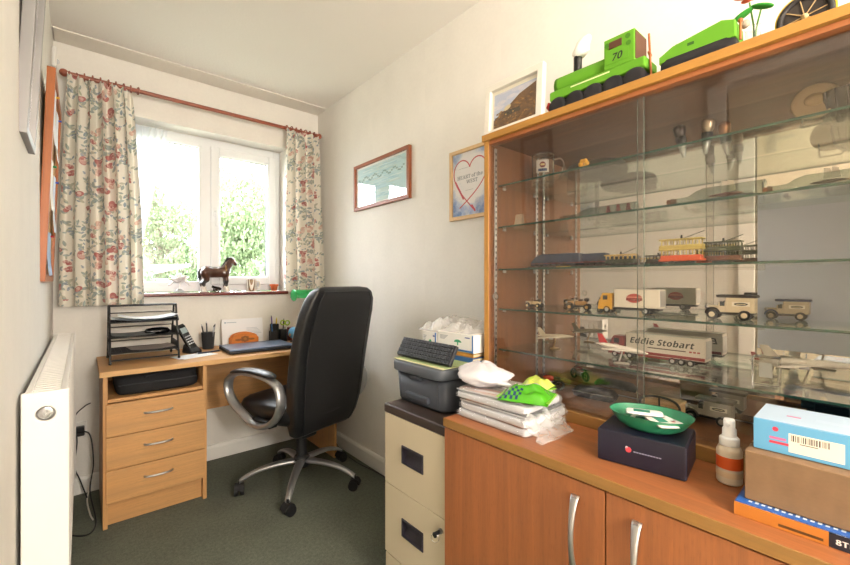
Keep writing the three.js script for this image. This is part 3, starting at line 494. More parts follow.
// ---- things on the window sill
const SY = 1.0705;
{ // shire horse figurine
  const bones = [[-.045, .115, 0, .031, .05, .118, 0, .032], [-.05, .12, 0, .031, -.062, .112, 0, .027], [.05, .125, 0, .03, .075, .165, 0, .021], [.075, .165, 0, .021, .092, .19, 0, .0145], [.094, .19, 0, .0145, .118, .166, 0, .0095], [.086, .205, .006, .003, .088, .197, .006, .005], [.086, .205, -.006, .003, .088, .197, -.006, .005]];
  for (const [x, s, kx] of [[.052, 1, .004], [.06, -1, .002]]) bones.push([x, .105, s * .018, .017, x + .004, .065, s * .018, .0105], [x + .004, .065, s * .018, .0095, x + kx, .03, s * .018, .007], [x + kx, .03, s * .018, .009, x + kx + .003, .006, s * .018, .014]);
  for (const [x, s, dx] of [[-.062, 1, 0], [-.05, -1, -.008]]) bones.push([x, .11, s * .018, .023, x + .008 + dx, .072, s * .018, .0125], [x + .008 + dx, .072, s * .018, .0105, x - .012 + dx, .05, s * .018, .009], [x - .012 + dx, .05, s * .018, .0085, x - .008 + dx, .028, s * .018, .0075], [x - .008 + dx, .028, s * .018, .009, x - .004 + dx, .006, s * .018, .014]);
  const sh = bones.map(([a, b, c, r, d, e, f, q]) => [a - .015, b - .1, c, r, d - .015, e - .1, f, q]);
  const g = sdf(sh, .014, .125, 84); g.translate(.0, .1, 0); const p = g.attributes.position, col = new Float32Array(p.count * 3);
  const brown = new THREE.Color(0x4a2a1c), white = new THREE.Color(0xe6e0d4), dark = new THREE.Color(0x231a18);
  for (let i = 0; i < p.count; i++) { const y = p.getY(i), x = p.getX(i); const c = y < .034 + .004 * Math.sin(x * 300) ? white : y < .066 ? dark : brown; col.set([c.r, c.g, c.b], 3 * i); }
  g.setAttribute('color', new THREE.BufferAttribute(col, 3));
  const t = T('horse_figurine', 'brown heavy horse figurine with white feathered legs on the window sill', 'figurine', [.685, SY, -2.915], .12); t.scale.setScalar(1.1);
  P(t, 'body', g, new THREE.MeshPhysicalMaterial({ vertexColors: true, roughness: .28, clearcoat: .6, clearcoatRoughness: .15 }));
  P(t, 'mane', loft([[.062, .208, .012], [.05, .19, .014], [.035, .165, .015], [.02, .145, .013]].map(([x, y, w]) => ringXZ(x - .0, y - .0, 0, .02, w, 2.2, 14)).reverse()), M(0x1a1514, .4)); P(t, 'tail', loft([[-.098, .135, .012], [-.104, .115, .018], [-.103, .085, .016], [-.1, .065, .006]].map(([x, y, w]) => ringXZ(x, y, 0, w, w, 2.2, 14)).reverse()), M(0x1a1514, .4));
  P(t, 'harness_collar', tr(new THREE.TorusGeometry(.033, .004, 8, 26), .043, .128, 0, 0, PI / 2 - .25, 0), M(0x8a6a3a, .35, { metalness: .6 }));
}
{ const t = T('toy_cannon', 'small black toy cannon on wheels under the horse figurine on the sill', 'ornament', [.665, SY, -2.862], .5);
  P(t, 'barrel', tr(lathe([[0, -.03], [.008, -.03], [.009, -.02], [.007, .03], [.0085, .034], [0, .034]], 16), 0, .026, 0, 0, 0, PI / 2 - .25), M(0x2a2a2c, .35, { metalness: .6 }));
  for (const s of [-1, 1]) P(t, 'wheel', join(new THREE.TorusGeometry(.014, .0025, 8, 22), rod([-.013, 0, 0], [.013, 0, 0], .0012, 5), rod([0, -.013, 0], [0, .013, 0], .0012, 5)), M(0x3a2a20, .5), [0, .0165, s * .012]);
  P(t, 'trail', rod([0, .016, 0], [-.045, .003, 0], .003, 6), M(0x3a2a20, .5)); }
{ const t = T('white_ornament', 'white porcelain blossom ornament on a small stand on the sill', 'ornament', [.46, SY, -2.895]);
  const w = M(0xf6f6f6, .25, { clearcoat: .5 }); P(t, 'stand', lathe([[0, 0], [.028, 0], [.03, .006], [.018, .014], [.016, .022], [0, .024]], 24), M(0xc8ccd2, .3)); P(t, 'stem', tube([[0, .02, 0], [.004, .05, 0], [-.002, .08, 0]], .005, 10, 8), w);
  for (let i = 0; i < 7; i++) { const a = i / 7 * 6.28; const m = P(t, 'petal', sp(.024, 14, 10), w, [.03 * Math.cos(a), .082 + .01 * Math.sin(a * 2), .02 * Math.sin(a)], [0, -a, .5]); m.scale.set(1.2, .3, .7); } P(t, 'crown', sp(.02, 14, 10), w, [0, .1, 0]); for (const s of [-1, 1]) P(t, 'drooping_leaf', sp(.02, 12, 8), w, [s * .04, .06, 0], [0, 0, -s * .8]).scale.set(1.4, .3, .6); }
{ const mm = canvas(256, 128, (c, w, h) => { c.fillStyle = '#eee9de'; c.fillRect(0, 0, w, h); c.strokeStyle = '#7a5a3a'; c.lineWidth = 7; for (const x of [-13, 115, 243]) { c.beginPath(); c.arc(x, 64, 30, 0, 7); c.stroke(); c.fillStyle = '#9a7a50'; c.beginPath(); c.arc(x, 64, 18, 0, 7); c.fill(); c.fillStyle = '#4a3424'; c.fillRect(x - 8, 54, 16, 20); } });
  const t = T('mug', 'cream mug with a round brown emblem on the window sill', 'mug', [.895, SY, -2.905], 0); P(t, 'cup', lathe([[0, 0], [.03, 0], [.032, .003], [.032, .082], [.03, .083], [.0285, .08], [.0285, .006], [0, .006]], 36), MT(mm, .25)); P(t, 'handle', tube([[.03, .066, 0], [.05, .066, 0], [.056, .042, 0], [.046, .02, 0], [.03, .018, 0]], .0042, 24, 10), M(0xeee9de, .25)); }
{ const t = T('small_clay_pot', 'tiny orange terracotta pot at the right end of the sill', 'pot', [1.045, SY, -2.89]); P(t, 'pot', lathe([[0, 0], [.018, 0], [.025, .034], [.029, .034], [.03, .047], [.026, .048], [.024, .04], [0, .038]], 26), M(0xc8693c, .75)); P(t, 'contents', lathe([[0, .048], [.012, .046], [.023, .041]], 20), M(0xb8583a, .9)); }

// ================================================================ OFFICE CHAIR
{
  const leather = M(0x131417, .38, { clearcoat: .2, clearcoatRoughness: .35 }), silver = M(0xb4b5b8, .34, { metalness: .85 });
  const yaw = 16 * PI / 180;
  const c = T('office_chair', 'black leather executive office chair with silver arms turned to the desk', 'chair', [.945, 0, -2.185], yaw);
  for (let i = 0; i < 5; i++) {
    const a = (19 + 72 * i) * PI / 180 - yaw, dx = Math.cos(a), dz = -Math.sin(a), R = .32;
    const rings = [], K = 14; // flattened arched leg
    for (let k = 0; k <= K; k++) { const t = k / K, q = .03 + (R - .03) * t, y = .135 - .008 * t - .055 * t ** 3.2, w = .052 - .022 * t, h = .03 - .008 * t; const o = []; for (let j = 0; j < 14; j++) { const b = j / 14 * 2 * PI, u = Math.cos(b) * w / 2, v = Math.sin(b) * h / 2; o.push([dx * q - dz * u, y + v, dz * q + dx * u]); } rings.push(o); }
    P(c, 'star_leg', loft(rings.map((r) => r.slice().reverse())), silver);
    const cs = P(c, 'caster', join(tr(cy(.007, .007, .03, 10), 0, .066, 0), tr(new THREE.CylinderGeometry(.03, .03, .044, 22, 1, false, 0, PI), 0, .034, 0, 0, 0, PI / 2)), rubber, [dx * R, 0, dz * R], [0, a + 1.3 + i * .9, 0]);
    for (const s of [-1, 1]) P(cs, 'wheel', tr(cy(.0265, .0265, .018, 24), 0, 0, 0, 0, 0, PI / 2), black, [s * .015, .0268, .006]);
  }
  P(c, 'hub', lathe([[0, .1], [.042, .1], [.046, .115], [.044, .15], [.03, .165], [0, .165]], 28), black);
  P(c, 'gas_column', join(tr(cy(.026, .03, .17, 22), 0, .24, 0), tr(cy(.014, .014, .12, 16), 0, .37, 0)), black);
  P(c, 'tilt_mechanism', join(tr(bx(.2, .05, .24, .012, 2), 0, .395, .01), tr(bx(.1, .12, .12, .015, 2), -.03, .35, .05)), black);
  P(c, 'tilt_lever', join(rod([.1, .39, .05], [.27, .385, .06], .006, 8), tr(sp(.014, 12, 8), .28, .385, .06)), black);
  // seat cushion
  { const rings = []; for (const [y, k] of [[.41, .86], [.42, .95], [.45, 1], [.485, 1], [.505, .96], [.517, .86], [.522, .6], [.523, .25]]) rings.push(ringXZ(0, y, -.02, .51 * k, .51 * k, 4.2, 48).map(([x, yy, z]) => [x, yy - (z < -.2 ? (-.2 - z) * .35 : 0) + .004 * Math.cos(x * 12), z])); P(c, 'seat', loft(rings), leather); }
  { const y0 = .515; for (const x of [-.12, .12]) P(c, 'seat_seam', tube([[x, y0 + .004, .16], [x, y0 + .01, 0], [x, y0 + .002, -.18]], .0025, 16, 6), black); }
  // backrest: lofted along its height
  const prof = [[.345, .36, .05, .165], [.36, .40, .075, .168], [.41, .435, .10, .178], [.5, .465, .115, .192], [.62, .485, .115, .205], [.75, .495, .105, .225], [.88, .49, .1, .255], [.98, .475, .098, .285], [1.045, .445, .095, .307], [1.085, .40, .08, .321], [1.105, .34, .055, .328], [1.112, .24, .02, .331]];
  const ringB = ([y, w, d, z]) => ringXZ(0, y, z, w, d, 5, 56).map(([x, yy, zz]) => [x, yy, zz - .022 * (1 - (2 * x / .5) ** 2) + .01]);
  P(c, 'backrest', loft(prof.map(ringB)), leather);
  // rear shell panel standing a little proud, with a seam round it
  const rear = (s, off) => prof.slice(1, 10).map(([y, w, d, z]) => { const o = []; for (let i = 0; i <= 20; i++) { const x = (i / 20 - .5) * w * s; o.push([x, y, z - .012 + d * .5 * (1 - Math.abs(2 * x / w) ** 5) ** .2 + .022 * (2 * x / .5) ** 2 + off]); } return o; });
  { const R = rear(.8, .006), g = surf((u, v) => { const a = v * 8, j = Math.min(7, Math.floor(a)), t = a - j, i = Math.min(19, Math.floor(u * 20)), s = u * 20 - i, mix = (p, q, k) => p.map((e, n) => e + (q[n] - e) * k); return mix(mix(R[j][i], R[j][i + 1], s), mix(R[j + 1][i], R[j + 1][i + 1], s), t); }, 24, 30);
    P(c, 'rear_panel', g, M(0x17181b, .45, { side: THREE.DoubleSide })); const L = R.map((r) => r[0]), Q = R.map((r) => r[20]); P(c, 'rear_seam', join(tube(L, .0035, 40, 6), tube(Q, .0035, 40, 6), tube(R[8], .0035, 24, 6)), black); }
  // front cushion rolls on the backrest
  for (const [y, z, h] of [[.62, .145, .15], [.78, .17, .15], [.96, .228, .17]]) { const rg = []; for (const k of [-1, -.8, -.4, 0, .4, .8, 1]) rg.push(ringXZ(0, y + k * h / 2, z + k * .018, .38 * Math.sqrt(1.05 - k * k * .5), .07 * Math.sqrt(1.02 - k * k), 3.5, 36)); P(c, 'back_cushion', loft(rg), leather); }
  // arm loops
  for (const s of [-1, 1]) {
    const pts = [[.185, .625], [.12, .655], [-.03, .668], [-.16, .655], [-.235, .61], [-.235, .545], [-.18, .49], [-.1, .45], [.0, .415], [.1, .43], [.175, .485], [.205, .56]];
    const cv = new THREE.CatmullRomCurve3(pts.map(([z, y]) => new THREE.Vector3(s * .29, y, z)), true); const N = 80, rings = [];
    for (let i = 0; i < N; i++) { const p = cv.getPointAt(i / N), t = cv.getTangentAt(i / N), nx = new THREE.Vector3(1, 0, 0), nn = new THREE.Vector3().crossVectors(t, nx); const o = []; for (let j = 0; j < 14; j++) { const b = j / 14 * 2 * PI; o.push(p.clone().addScaledVector(nx, Math.cos(b) * .026).addScaledVector(nn, Math.sin(b) * .0145).toArray()); } rings.push(o); }
    rings.push(rings[0].map((p) => p.slice()));
    const a = P(c, 'armrest', loft(rings, false), silver);
    const pr = []; for (let i = 0; i <= 16; i++) { const t = i / 16, z = .16 - .37 * t, y = .672 + .014 * Math.sin(PI * t) - .02 * t ** 3; const k = Math.sqrt(Math.max(.04, 1 - (2 * t - 1) ** 6)); const o = []; for (let j = 0; j < 18; j++) { const b = j / 18 * 2 * PI; o.push([s * .29 + Math.cos(b) * .033 * k, y + Math.sin(b) * .015 * k, z]); } pr.push(o); }
    P(a, 'arm_pad', loft(pr), leather);
    P(a, 'arm_mount', bx(.05, .03, .16, .008, 2), black, [s * .262, .425, .03]);
  }
  P(c, 'brand_tag', bx(.003, .03, .012, .001), M(0x2a2d33, .5), [-.245, .63, .2]);
}
// ================================================================ CABLES AND SOCKETS
{ const cab = (name, label, pts, col, r = .003) => { const m = P(scene, numbered(name), tube(pts, r, 60, 7), M(col, .5)); m.userData = { label, category: 'cable' }; };
  cab('power_cable', 'black cable looping on the carpet beside the desk pedestal', [[-.02, .35, -2.78], [.03, .34, -2.74], [.045, .2, -2.7], [.03, .1, -2.6], [.05, .006, -2.45], [.02, .006, -2.35], [-.04, .006, -2.4], [-.06, .006, -2.5]], 0x18191b);
  cab('power_cable', 'black cable hanging from the wall beside the desk drawers', [[.035, .48, -2.835], [.01, .47, -2.82], [-.03, .42, -2.81], [-.02, .3, -2.79], [-.03, .17, -2.8], [-.01, .1, -2.79], [.02, .02, -2.72]], 0x1c1d20);
  cab('white_cable', 'white cable curling at the skirting beside the radiator', [[.035, .2, -2.84], [.04, .14, -2.82], [.03, .05, -2.78], [.02, .006, -2.72], [.03, .006, -2.55], [.04, .006, -2.48]], 0xe2ded4, .0035);
  cab('phone_cable', 'dark cable running along the skirting below the framed print', [[1.3, .16, -2.72], [1.335, .08, -2.6], [1.325, .012, -2.45], [1.31, .006, -2.2], [1.335, .006, -1.95], [1.33, .006, -1.6], [1.335, .006, -1.3]], 0x3c3a38, .0035);
  const a = T('plug_adapter', 'white plug adapter at the skirting under the desk end', 'plug', [1.285, 0, -2.55], -.3); P(a, 'body', bx(.05, .085, .04, .008, 2), whitePaint, [0, .0435, 0], [0, 0, .1]); P(a, 'plug_face', bx(.03, .03, .006, .002), M(0xd8d4cc, .5), [0, .05, .022]);
  const s = T('wall_socket', 'white double socket on the window wall beside the radiator', 'socket', [-.03, .3, ZW]); P(s, 'face_plate', bx(.1, .086, .009, .004, 2), whitePaint, [0, .043, .0045]); P(s, 'plug', bx(.042, .05, .03, .006, 2), black, [.02, .04, .024]);
}
// ================================================================ FILING CABINET
const FX = .805, FW = .318, FD = .54, FZ = -1.009, FH = .715;
{
  const f = T('filing_cabinet', 'two drawer metal filing cabinet with dark brown body and cream drawers', 'filing cabinet', [FX, 0, FZ], -PI / 2);
  const body = M(0x3a2f2c, .45), cream = M(0xcabda2, .42);
  P(f, 'body', join(tr(bx(FW, FH - .03, FD - .02, .003), 0, (FH - .03) / 2, -FD / 2 - .01)), body);
  P(f, 'top_cover', bx(FW + .002, .032, FD, .006, 2), body, [0, FH - .016, -FD / 2]);
  for (const [y0, y1] of [[.445, .682], [.205, .44]]) {
    const s = new THREE.Shape(), w = FW - .016, h = y1 - y0; s.moveTo(-w / 2, -h / 2); s.lineTo(w / 2, -h / 2); s.lineTo(w / 2, h / 2); s.lineTo(-w / 2, h / 2); s.closePath();
    const o = new THREE.Path(), hw = .052, hh = .027, oy = .005; o.moveTo(-hw, oy - hh); o.lineTo(-hw, oy + hh); o.lineTo(hw, oy + hh); o.lineTo(hw, oy - hh); o.closePath(); s.holes.push(o);
    const g = new THREE.ExtrudeGeometry(s, { depth: .014, bevelEnabled: true, bevelSize: .0015, bevelThickness: .0015, bevelSegments: 2 });
    const d = P(f, 'drawer', g, cream, [0, (y0 + y1) / 2, -.016]);
    P(d, 'recessed_handle', join(tr(bx(.108, .006, .02, .002), 0, oy + hh, .009), tr(bx(.108, .006, .02, .002), 0, oy - hh, .009), tr(bx(.006, .06, .02, .002), -hw, oy, .009), tr(bx(.006, .06, .02, .002), hw, oy, .009), tr(bx(.104, .03, .002, .0005), 0, oy - .012, .004, -.5), tr(bx(.104, .05, .002, .0005), 0, oy, -.0005)), M(0x2a2630, .4));
  }
  P(f, 'kick_drawer_gap', bx(FW - .016, .16, .012, .002), cream, [0, .118, -.008]);
  const k = P(f, 'lock', tr(cy(.008, .008, .006, 18), 0, 0, 0, PI / 2), satin, [.137, .405, .004]);
  P(k, 'key', join(tr(bx(.004, .012, .018, .001), 0, 0, .012), tr(cy(.008, .008, .003, 16), 0, -.002, .022, PI / 2)), black); P(k, 'key_ring', tr(new THREE.TorusGeometry(.012, .001, 6, 28), -.003, -.014, .018, 0, .5, 0), chrome);
}
{ // grey storage box on the filing cabinet
  const b = T('storage_box', 'dark grey plastic storage box with lid on the filing cabinet', 'storage box', [.865, FH + .001, -1.055], -PI / 2); const gm = M(0x40454f, .45);
  P(b, 'tub', loft([ringXZ(0, 0, -.19, .255, .36, 9, 56), ringXZ(0, .01, -.19, .262, .37, 9, 56), ringXZ(0, .115, -.19, .272, .385, 9, 56)]), gm);
  for (const x of [-.1, -.065, .065, .1]) P(b, 'rib', bx(.008, .09, .008, .003), gm, [x, .055, -.006], [.06, 0, 0]);
  P(b, 'grip', join(tr(bx(.12, .022, .016, .005, 2), 0, .03, .002), tr(bx(.06, .012, .012, .003), 0, .098, .006)), gm);
  P(b, 'lid', loft([ringXZ(0, .108, -.19, .272, .41, 8, 56), ringXZ(0, .112, -.19, .28, .42, 8, 56), ringXZ(0, .138, -.19, .28, .42, 8, 56), ringXZ(0, .144, -.19, .268, .405, 8, 56)]), M(0x50565f, .42));
  const y0 = FH + .1455;
  const p = T('folder_sheet', 'pale yellow card folder lying on the storage box lid', 'folder', [.875, y0, -1.055], -PI / 2); P(p, 'lower_card', bx(.262, .002, .36, .0005), M(0xe4dfb4, .7), [0, .001, -.165]); P(p, 'upper_card', bx(.258, .0015, .35, .0004), M(0x9fb07c, .7), [0, .003, -.17], [0, .02, 0]);
  // keyboard
  const k = T('keyboard', 'black computer keyboard propped on the storage box in front of the boxes', 'keyboard', [.88, y0 + .004, -1.062], -PI / 2 + .0); const q = P(k, 'case', bx(.28, .014, .07, .004, 2), M(0x1d1f24, .45), [0, .033, -.028], [1.05, 0, 0]);
  const keys = []; for (let r = 0; r < 5; r++) for (let i = 0; i < 18; i++) keys.push(tr(bx(.0125, .006, .0115, .0015), -.128 + i * .015, .009, -.028 + r * .0138)); const kk = P(q, 'keys', join(...keys), M(0x2b2e35, .55)); kk.userData.kind = 'stuff';
  P(k, 'prop_foot', bx(.2, .05, .012, .003), black, [0, .026, -.058]);
  // print for the boxes
  const bp = canvas(256, 160, (c, w, h) => { c.fillStyle = '#f0eee9'; c.fillRect(0, 0, w, h); c.fillStyle = '#3a6fa8'; c.fillRect(0, h - 18, w, 18); c.fillStyle = '#2f9a6a'; c.beginPath(); c.arc(150, 78, 26, PI, 2 * PI); c.fill(); c.fillRect(146, 76, 8, 30); c.fillStyle = '#707680'; for (let i = 0; i < 4; i++) c.fillRect(18, 26 + i * 11, 60 - i * 8, 4); c.fillStyle = '#3a4a90'; c.fillRect(200, 20, 34, 10); });
  const carton = (label, x, z, w, h, d, y) => { const t = T('tissue_box', label, 'box', [x, y, z], -PI / 2); P(t, 'carton', bx(w, h, d, .002), M(0xefede8, .6), [0, h / 2, -d / 2]); P(t, 'printed_front', new THREE.BoxGeometry(w - .004, h - .004, .001), MT(bp, .6), [0, h / 2, .0006]); P(t, 'blue_edge', bx(.006, h - .002, .002, .0005), M(0x3f6fb0, .5), [w / 2 - .004, h / 2, .001]); P(t, 'flap', bx(w - .01, .001, d * .46, .0003), M(0xe6e2da, .6), [0, h + .0006, -d * .25]); };
  carton('white printed carton at the left behind the keyboard', 1.0, -1.15, .08, .085, .16, y0 + .004); 
  carton('wider white printed carton at the right behind the keyboard', 1.0, -1.013, .18, .062, .18, y0 + .034);
  { const bk = T('blue_book', 'blue book lying under the wider carton on the storage box', 'book', [.995, y0 + .004, -1.013], -PI / 2); P(bk, 'cover', join(tr(bx(.18, .003, .2, .001), 0, .0015, -.1), tr(bx(.18, .003, .2, .001), 0, .0135, -.1), tr(bx(.18, .015, .003, .001), 0, .0075, -.0)), M(0x2f5f98, .45)); P(bk, 'pages', bx(.176, .009, .194, .001), M(0xe2d2ae, .8), [0, .0075, -.1]);
    const bo = T('orange_book', 'thin orange book lying upon the blue book under the carton', 'book', [1.0, y0 + .0195, -1.012], -PI / 2 + .04); P(bo, 'cover', join(tr(bx(.17, .002, .18, .0006), 0, .001, -.09), tr(bx(.17, .002, .18, .0006), 0, .012, -.09), tr(bx(.17, .013, .002, .0006), 0, .0065, 0)), M(0xc08a3a, .5)); P(bo, 'pages', bx(.166, .009, .174, .001), M(0xd8c8a4, .8), [0, .0065, -.09]); }
  function crumple(name, label, x, y, z, w, d, h, s, m = film) { const t = T(name, label, 'plastic bag', [x, y, z], -PI / 2); P(t, 'film_sheet', surf((u, v) => { const a = u - .5, b = v - .5, e = Math.max(0, 1 - (2 * a) ** 4) * Math.max(0, 1 - (2 * b) ** 4); return [a * w * (1 + .1 * noise.noise(u * 3, v * 3, s)), .001 + h * e * (.62 + .75 * noise.noise(u * 4, v * 4, s)) + .012 * e * Math.abs(noise.noise(u * 13, v * 13, s + 4)) * 1.6, b * d]; }, 44, 40), new THREE.MeshPhysicalMaterial({ color: 0xffffff, roughness: .18, transmission: .72, thickness: 0, ior: 1.4, side: THREE.DoubleSide })); return t; }
  crumple('plastic_wrap', 'crumpled clear plastic wrap on the left carton', 1.09, y0 + .091, -1.155, .12, .19, .045, 2.2);
  crumple('plastic_wrap', 'clear plastic wrap lying across the wider carton', 1.09, y0 + .099, -1.015, .17, .2, .035, 7.7);
}

// ================================================================ BASE CUPBOARD
const BX = .79, BT = .747;
{
  const b = T('base_cupboard', 'cherry wood base cupboard with two doors under the display cabinet', 'cupboard', [BX, 0, -.379], -PI / 2), W = .938, D = .56;
  P(b, 'worktop', wb(W, .023, D - .003, 'x', .001), cherry, [0, BT - .0115, -D / 2 - .0015]);
  P(b, 'front_edging', wb(W, .023, .003, 'x', .0008), cherryEdge, [0, BT - .0115, -.001]);
  for (const s of [-1, 1]) P(b, 'side_panel', wb(.018, BT - .024, D - .03, 'y'), cherry, [s * (W / 2 - .009), (BT - .024) / 2, -D / 2 - .012]);
  P(b, 'back_panel', wb(W - .036, .66, .006, 'x'), cherry, [0, .37, -D + .008]); P(b, 'bottom_panel', wb(W - .036, .018, D - .05, 'x'), cherry, [0, .085, -D / 2 - .01]); P(b, 'plinth', wb(W - .04, .075, .016, 'x'), cherry, [0, .0375, -.05]);
  for (const s of [-1, 1]) {
    const d = P(b, 'door', wb(W / 2 - .003, .635, .018, 'y', .0015), cherry, [s * W / 4, .402, -.013]);
    // swept handle: thick at the top, thinning to the foot
    const K = 24, rg = []; for (let i = 0; i <= K; i++) { const t = i / K, y = .082 - .164 * t, z = .012 + .026 * Math.sin(PI * Math.min(1, t * 1.02)) ** .7, w = .0095 - .004 * Math.sin(PI * t), x = .004 * Math.sin(PI * t); const o = []; for (let j = 0; j < 12; j++) { const a = j / 12 * 2 * PI; o.push([x + Math.cos(a) * w, y, z + Math.sin(a) * .0045]); } rg.push(o); }
    const h = P(d, 'handle', loft(rg), satin, [-s * (W / 4 - .062), .205, 0]); P(h, 'post', join(tr(cy(.006, .006, .016, 12), 0, .076, .012, PI / 2), tr(cy(.006, .006, .016, 12), 0, -.076, .012, PI / 2)), satin);
  }
}
// ================================================================ DISPLAY CABINET
const CXF = 1.03, CY0 = BT, CY1 = 1.626, CZ = -.408, CW = .99, CD = .31;
const shelfY = [1.464, 1.324, 1.181, 1.047, .911];
{
  const c = T('display_cabinet', 'tall oak display cabinet with sliding glass doors and a mirrored back', 'cabinet', [CXF, CY0 + .0005, CZ], -PI / 2), H = CY1 - CY0;
  P(c, 'top_panel', wb(CW + .006, .021, CD + .012, 'x', .0015), oakFront, [0, H - .0105, -CD / 2 + .004]);
  for (const s of [-1, 1]) { const p = P(c, 'side_panel', wb(.018, H - .021, CD - .003, 'y'), cabinetInner, [s * (CW / 2 - .009), (H - .021) / 2, -CD / 2 - .0015]); P(p, 'edging', wb(.018, H - .021, .003, 'y', .0008), oakFront, [0, 0, CD / 2 + .0005]); }
  P(c, 'bottom_panel', wb(CW - .036, .018, CD - .004, 'x'), cabinetInner, [0, .009, -CD / 2 - .002]);
  P(c, 'top_lining', wb(CW - .036, .003, CD - .02, 'x'), cabinetInner, [0, H - .0225, -CD / 2 - .006]);
  P(c, 'bottom_rail', wb(CW - .036, .031, .014, 'x'), cherryEdge, [0, .0155, -.008]); P(c, 'top_rail', wb(CW - .036, .012, .03, 'x'), cherry, [0, H - .027, -.018]);
  P(c, 'mirror_back', bx(CW - .036, H - .06, .005, .0005), mirror, [0, H / 2 + .01, -CD + .01]); P(c, 'back_board', wb(CW - .006, H - .022, .005, 'x'), M(0x6b4a2c, .8), [0, H / 2 - .01, -CD + .0045]);
  P(c, 'mirror_trim', bx(CW - .038, .003, .003, .0006), satin, [0, .0225, -CD + .014]);
  const strips = []; for (const s of [-1, 1]) for (const z of [-.035, -CD + .035]) { const st = P(c, 'shelf_strip', bx(.004, H - .08, .012, .001), satin, [s * (CW / 2 - .02), H / 2, z]); const sl = []; for (let i = 0; i < 40; i++) sl.push(tr(bx(.0006, .008, .005, .0002), -s * .0022, -.38 + i * .0195, 0)); P(st, 'slots', join(...sl), black); }
  for (const y of shelfY) { const w = CW - .044; const sh = P(c, 'glass_shelf', bx(w, .005, CD - .075, .0006), shelfGlass, [0, y - CY0 - .003, -CD / 2 - .012]); P(sh, 'front_edge', bx(w, .0054, .0025, .0008), shelfEdge, [0, 0, (CD - .075) / 2 + .001]); for (const s of [-1, 1]) for (const z of [-.09, .09]) P(sh, 'shelf_clip', bx(.008, .008, .012, .002), satin, [s * (w / 2 - .002), -.0065, z]); }
  for (const [x, z, n] of [[-.238, -.012, 1], [.232, -.021, 2]]) { const d = P(c, 'sliding_door', bx(.49, H - .075, .005, .0008), doorGlass, [x, H / 2 + .002, z]); P(d, 'door_edge', join(tr(bx(.0008, H - .075, .0048, .0002), -.2445, 0, 0), tr(bx(.0008, H - .075, .0048, .0002), .2445, 0, 0)), M(0xa8bdb4, .1, { transmission: .85, thickness: 0 })); P(d, 'finger_pull', tr(lathe([[.006, 0], [.011, 0], [.012, .0015], [.011, .003], [.006, .003]], 24), (n === 1 ? -1 : 1) * .215, -.1, .0026, PI / 2), clearGlass); }
}
// pale sheets fixed to the mirror
const sheetMat = M(0xccd5ee, .9);
for (const [y0, y1, label] of [[1.19, 1.336, 'blue grey blank sheet on the cabinet mirror, topmost of three'], [1.034, 1.178, 'blue grey blank sheet on the cabinet mirror, middle of three'], [.968, 1.026, 'blue grey blank strip on the cabinet mirror, lowest of three']]) {
  const s = T('blank_sheet', label, 'paper', [1.323, y0, -.085], -PI / 2); P(s, 'sheet', bx(.3, y1 - y0, .0012, .0003), sheetMat, [0, (y1 - y0) / 2, 0]); for (const x of [-.145, .145]) P(s, 'tape', bx(.02, .01, .0006, .0002), film, [x, y1 - y0 - .006, .001]);
}
// ---- generic little vehicle pieces
const tyre = (r, w = .006) => once(`ty${r},${w}`, () => join(tr(cy(r, r, w, 18), 0, 0, 0, PI / 2), tr(new THREE.TorusGeometry(r * .82, r * .2, 6, 18), 0, 0, w / 2))), hubCap = (r) => once(`hc${r}`, () => tr(cy(r * .55, r * .5, .0015, 14), 0, 0, 0, PI / 2));
function wheels(t, xs, r, half, hubC = 0xb8b8b8) { for (const x of xs) for (const s of [-1, 1]) { const w = P(t, 'wheel', tyre(r), rubber, [x, r, s * half]); P(w, 'hub', hubCap(r), M(hubC, .4), [0, 0, s * .0045]); } }
const AT = (D, X, y, k = 1.055) => { const p = [X * k, y + .0005, -D * k]; p.k = k; return p; };
const RY = -PI / 2;
// shelf 1
{ const t = T('glass_tankard', 'clear glass tankard with a printed badge on the top cabinet shelf', 'tankard', AT(.755, 1.15, shelfY[0]), RY + .55);
  P(t, 'glass_body', lathe([[0, 0], [.032, 0], [.035, .004], [.036, .1], [.034, .102], [.032, .098], [.031, .014], [0, .012]], 40), clearGlass); P(t, 'handle', tube([[.034, .085, 0], [.055, .086, 0], [.064, .06, 0], [.055, .03, 0], [.034, .022, 0]], .0045, 26, 10), clearGlass);
  P(t, 'badge', surf((u, v) => { const a = (u - .5) * 1.1 + PI / 2; return [.0366 * Math.cos(a), .04 + .04 * (1 - v), .0366 * Math.sin(a)]; }, 14, 6), MT(canvas(128, 128, (c, w, h) => { c.fillStyle = '#c9c4bc'; c.fillRect(0, 0, w, h); c.fillStyle = '#7a2f2c'; c.beginPath(); c.arc(64, 50, 30, 0, 7); c.fill(); c.fillStyle = '#2d3c66'; c.fillRect(20, 90, 88, 26); c.fillStyle = '#d8c890'; c.fillRect(44, 40, 40, 18); }), .5, { side: THREE.DoubleSide })); P(t, 'rim', tr(new THREE.TorusGeometry(.035, .0015, 6, 40), 0, .102, 0, PI / 2), clearGlass); }
{ const t = T('dark_cap', 'flat dark cap with a yellow flower badge on the top cabinet shelf', 'cap', AT(.575, 1.15, shelfY[0]), RY);
  P(t, 'crown', loft([ringXZ(0, 0, 0, .15, .14, 2.6, 40), ringXZ(0, .014, 0, .165, .15, 2.6, 40), ringXZ(0, .032, 0, .15, .13, 2.6, 40), ringXZ(0, .038, 0, .1, .08, 2.4, 40)]), M(0x32241c, .85)); P(t, 'peak', loft([ringXZ(0, 0, .07, .12, .06, 2.4, 30), ringXZ(0, .005, .072, .115, .055, 2.4, 30)]), M(0x2a1e18, .6));
  for (let i = 0; i < 6; i++) P(t, 'badge_petal', sp(.007, 10, 8), M(0xd8a428, .5), [.009 * Math.cos(i * 1.047), .022 + .009 * Math.sin(i * 1.047), .073]); }
